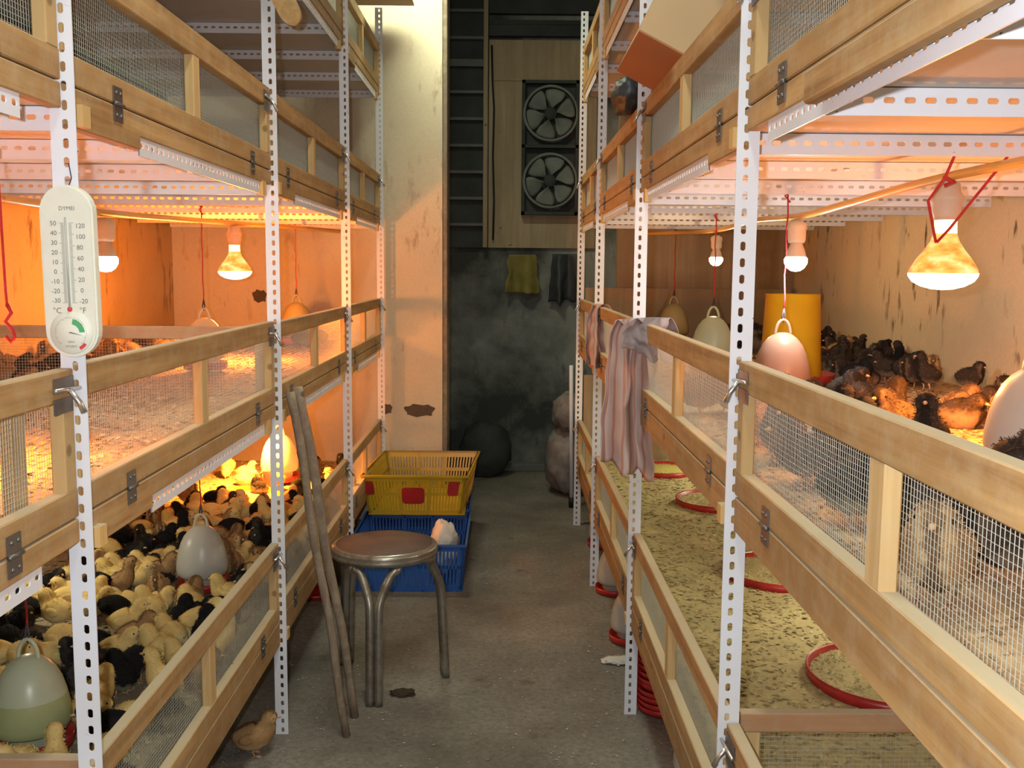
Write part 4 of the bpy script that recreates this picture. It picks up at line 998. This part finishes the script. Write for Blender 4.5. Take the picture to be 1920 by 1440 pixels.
# ------------------------------------------------------------------ box, bag and boards up high
r = empty('cardboard_box', (.35, 2.60, 1.87), 'tan cardboard box tilted over the upper right gate', 'box')
ca, sa = math.cos(R(27)), math.sin(R(27)); uX = Vector((ca, 0, -sa)); uZ = Vector((sa, 0, ca)); c0 = Vector((.308, 2.37, 1.905))
wB, hB, dB = .155, .30, .46
def bx(a, b, c, d, e, f, m_, nm):
    mb = MB(); ce = c0 + uX * (a + b) / 2 + uZ * (e + f) / 2 + Vector((0, (c + d) / 2, 0)); mb.obox(ce, uX * (b - a) / 2, Vector((0, (d - c) / 2, 0)), uZ * (f - e) / 2); mb.build(nm, m_, r)
bx(0, wB, 0, dB, 0, .004, M['card_underlit'], 'bottom_flap'); bx(0, wB, 0, .004, .0042, hB, M['card'], 'side_panel'); bx(0, .004, .0042, dB, .0042, hB, M['card'], 'side_panel')
bx(wB - .004, wB, .0042, dB, .0042, hB, M['card'], 'side_panel'); bx(.0042, wB - .0042, dB - .004, dB, .0042, hB, M['card'], 'side_panel')
lump('plastic_bag', (.372, 3.12, 1.885), .045, .11, .055, M['bag_dark'], 'dark plastic bag lying on the upper right gate behind the box', 'bag', 12)
lump('plastic_bag', (.58, 4.50, 1.715), .10, .10, .07, M['red_cord'], 'dusty red bag on the upper right tier behind the far gate', 'bag', 21)
PX, PZ = -.552, 1.985
mb = MB(); N = 12; pr = [(-.045, 0), (.045, 0), (.045, .32)] + [(.045 * math.cos(PI * i / N), .32 + .06 * math.sin(PI * i / N)) for i in range(1, N)] + [(-.045, .32)]
a_ = Vector((-.665, 2.69, 2.21)); b_ = Vector((PX, 2.70, PZ)); dl = (b_ - a_).normalized(); sd_ = Vector((.9, .0, .35)); sd_ = (sd_ - dl * sd_.dot(dl)).normalized(); nn_ = dl.cross(sd_)
lnn = (b_ - a_).length / .38
vs = [a_ + sd_ * x * (.72 - .5 * max(0, y - .12)) + dl * y * lnn + nn_ * t for t in (0, .018) for x, y in pr]; n = len(pr)
mb.add(vs, [tuple(range(n))[::-1], tuple(range(n, 2 * n))] + [(i, (i + 1) % n, n + (i + 1) % n, n + i) for i in range(n)])
tag(mb.build('wooden_paddle', M['wood_y'], at=tuple(a_)), 'round-ended wooden board sticking out of the top left tier', 'board')
mb = MB()
for i in range(5): mb.box(-.80 + i * .004, -.46 - i * .012, 4.66, 5.10, 2.655 + i * .013, 2.664 + i * .013)
tag(mb.build('cardboard_sheets', M['card'], at=(-.63, 4.9, 2.655)), 'flattened cardboard sheets lying on top of the left rack by the wall', 'cardboard')

# ------------------------------------------------------------------ far end of the aisle
YB = 6.655
mb = MB(); mb.box(-0.112, 0.60, YB - .022, YB - .001, 1.50, 2.84, 0, .002)
mb.box(-0.10, 0.58, YB - .030, YB - .0225, 2.02 + .56, 2.05 + .56); mb.box(0.02, 0.05, YB - .030, YB - .0225, 1.52, 2.57)
tag(mb.build('plywood_board', M['ply'], at=(0.2, YB - .01, 1.5)), 'brown plywood sheet on the dark end wall around the fan', 'board')
fan = empty('exhaust_fan', (0.300, YB - .035, 1.70), 'grimy twin exhaust fan set in the plywood sheet', 'fan')
mb = MB(); fx0, fx1, fz0, fz1 = .105, .475, 1.715, 2.575; yf = YB - .10
for a in ((fx0, fx1, fz0, fz0 + .02), (fx0, fx1, fz1 - .02, fz1), (fx0, fx0 + .02, fz0, fz1), (fx1 - .02, fx1, fz0, fz1), (fx0, fx1, 2.145, 2.165)): mb.box(a[0], a[1], yf, YB - .031, a[2], a[3])
mb.box(fx0, fx1, YB - .036, YB - .031, fz0, fz1)
mb.build('frame', M['fan_dark'], fan)
for cz in (2.365, 1.935):
    mb = MB(); mb.lathe([(.165, yf - .002), (.180, yf - .004), (.182, yf + .03), (.165, yf + .03), (.165, yf - .002)], (0.292, 0, cz), 40, axis='y'); mb.build('ring', M['fan_grey'], fan)
    mb = MB(); mb.lathe([(0, yf + .000), (.035, yf + .002), (.042, yf + .012), (.042, yf + .045), (0, yf + .045)], (0.292, 0, cz), 24, axis='y'); mb.build('hub', M['fan_dark'], fan)
    for b in range(6):
        mb = MB(); A = 2 * PI * b / 6 + .3
        def f(u, v):
            r_ = .036 + .122 * v; hw = (.12 + .40 * math.sin(min(1, v * 1.25) * PI * .62)) * (.95 if v < .9 else .8); a = A + (u - .5) * 2 * hw
            return (0.292 + r_ * math.cos(a), yf + .022 + .03 * (u - .5), cz + r_ * math.sin(a))
        mb.grid(f, 6, 8); o = mb.build('blade', M['fan_grey'], fan); so = o.modifiers.new('t', 'SOLIDIFY'); so.thickness = .003
# ladder-like dark lattice
mb = MB(); lx0, lx1 = -.40, -.135
ld = empty('wooden_ladder', (-.27, YB - .06, 1.3), 'dark ladder-like lattice fixed left of the fan board', 'ladder')
for a, b in ((lx0 - .02, lx0 + .012), (lx1 - .012, lx1 + .018)):
    mb = MB(); mb.box(a, b, YB - .085, YB - .035, 1.50, 3.10, 0, .003); mb.build('rail', M['ply'], ld)
for i, z in enumerate((1.64, 1.81, 1.98, 2.15, 2.32, 2.49, 2.66, 2.83, 3.00)):
    mb = MB(); mb.box(lx0 + .013, lx1 - .013, YB - .080, YB - .050, z, z + .018 if z != 2.66 else z + .045); mb.build('rung', M['grey_edge'], ld)
mb = MB(); mb.box(lx0 + .013, lx1 - .013, YB - .034, YB - .020, 1.50, 3.10); mb.build('backing', M['dark_slat'], ld)
mb = MB()
for z in (2.86, 3.0): mb.box(-.112, .60, YB - .05, YB - .002, z, z + .10); 
mb.box(-.112, .60, YB - .06, YB - .051, 2.93, 2.94)
tag(mb.build('slat_boards', M['dark_slat'], at=(.2, YB, 2.86)), 'dark horizontal boards above the plywood sheet', 'boards')
mb = MB(); mb.tube([(-.095, YB - .05, 2.80), (-.088, YB - .045, 2.55), (-.078, YB - .048, 2.40), (-.084, YB - .045, 2.1), (-.075, YB - .047, 1.8), (-.08, YB - .045, 1.55)], .006, 6)
tag(mb.build('power_cable', M['black'], at=(-.095, YB - .05, 2.8)), 'black cable running down the left edge of the plywood sheet', 'cable')
def hung(x0, x1, z0, z1, m_, label, seed, y=YB - .05):
    mb = MB()
    def f(u, v):
        pin = .25 * (1 - v); return (x0 + (x1 - x0) * (u * (1 - pin * 1.0) + pin * .5 + .1 * noise.noise((u * 3, v * 3, seed))), y - .02 - .025 * math.sin(u * 9 + seed) * (.4 + v), z1 - (z1 - z0) * v * (1 + .16 * noise.noise((u * 4, seed, 1))))
    mb.grid(f, 26, 18); o = mb.build('hung_cloth', m_, at=((x0 + x1) / 2, y, z1)); so = o.modifiers.new('t', 'SOLIDIFY'); so.thickness = .003; tag(o, label, 'cloth')
hung(.0, .235, 1.20, 1.455, M['yellow_rag'], 'dull yellow cloth hung on the dark end wall below the fan', 2)
hung(.29, .50, 1.14, 1.46, M['bag_dark'], 'black cloth hung on the dark end wall beside the right rack', 5)
lump('woven_sack', (.375, 5.95, .205), .12, .22, .21, M['sack'], 'full pale woven sack standing at the far right rack end', 'sack', 31, .16)
lump('woven_sack', (.395, 5.92, .50), .10, .18, .115, M['sack'], 'pale woven sack lying on top of the standing sack', 'sack', 37, .2)
lump('rubber_tyre_heap', (-.12, 6.42, .17), .17, .13, .19, M['fan_dark'], 'black rounded heap on the floor against the dark end wall', 'heap', 41, .12)
mb = MB(); mb.box(-.30, .60, 6.56, YB, 0, .05, 0, .004); tag(mb.build('floor_curb', M['grey_edge'], at=(.1, 6.6, 0)), 'low grey kerb along the foot of the end wall', 'kerb')
mb = MB(); mb.tube([(.392, 5.55, .06), (.380, 5.55, .82)], .012, 10); mb.tube([(.393, 5.55, 0.0), (.392, 5.55, .06)], .017, 10, 1)
tag(mb.build('table_leg_pole', [M['steel'], M['black']], at=(.39, 5.55, 0)), 'thin white pole with a black rubber foot beside the far right rack post', 'pole')
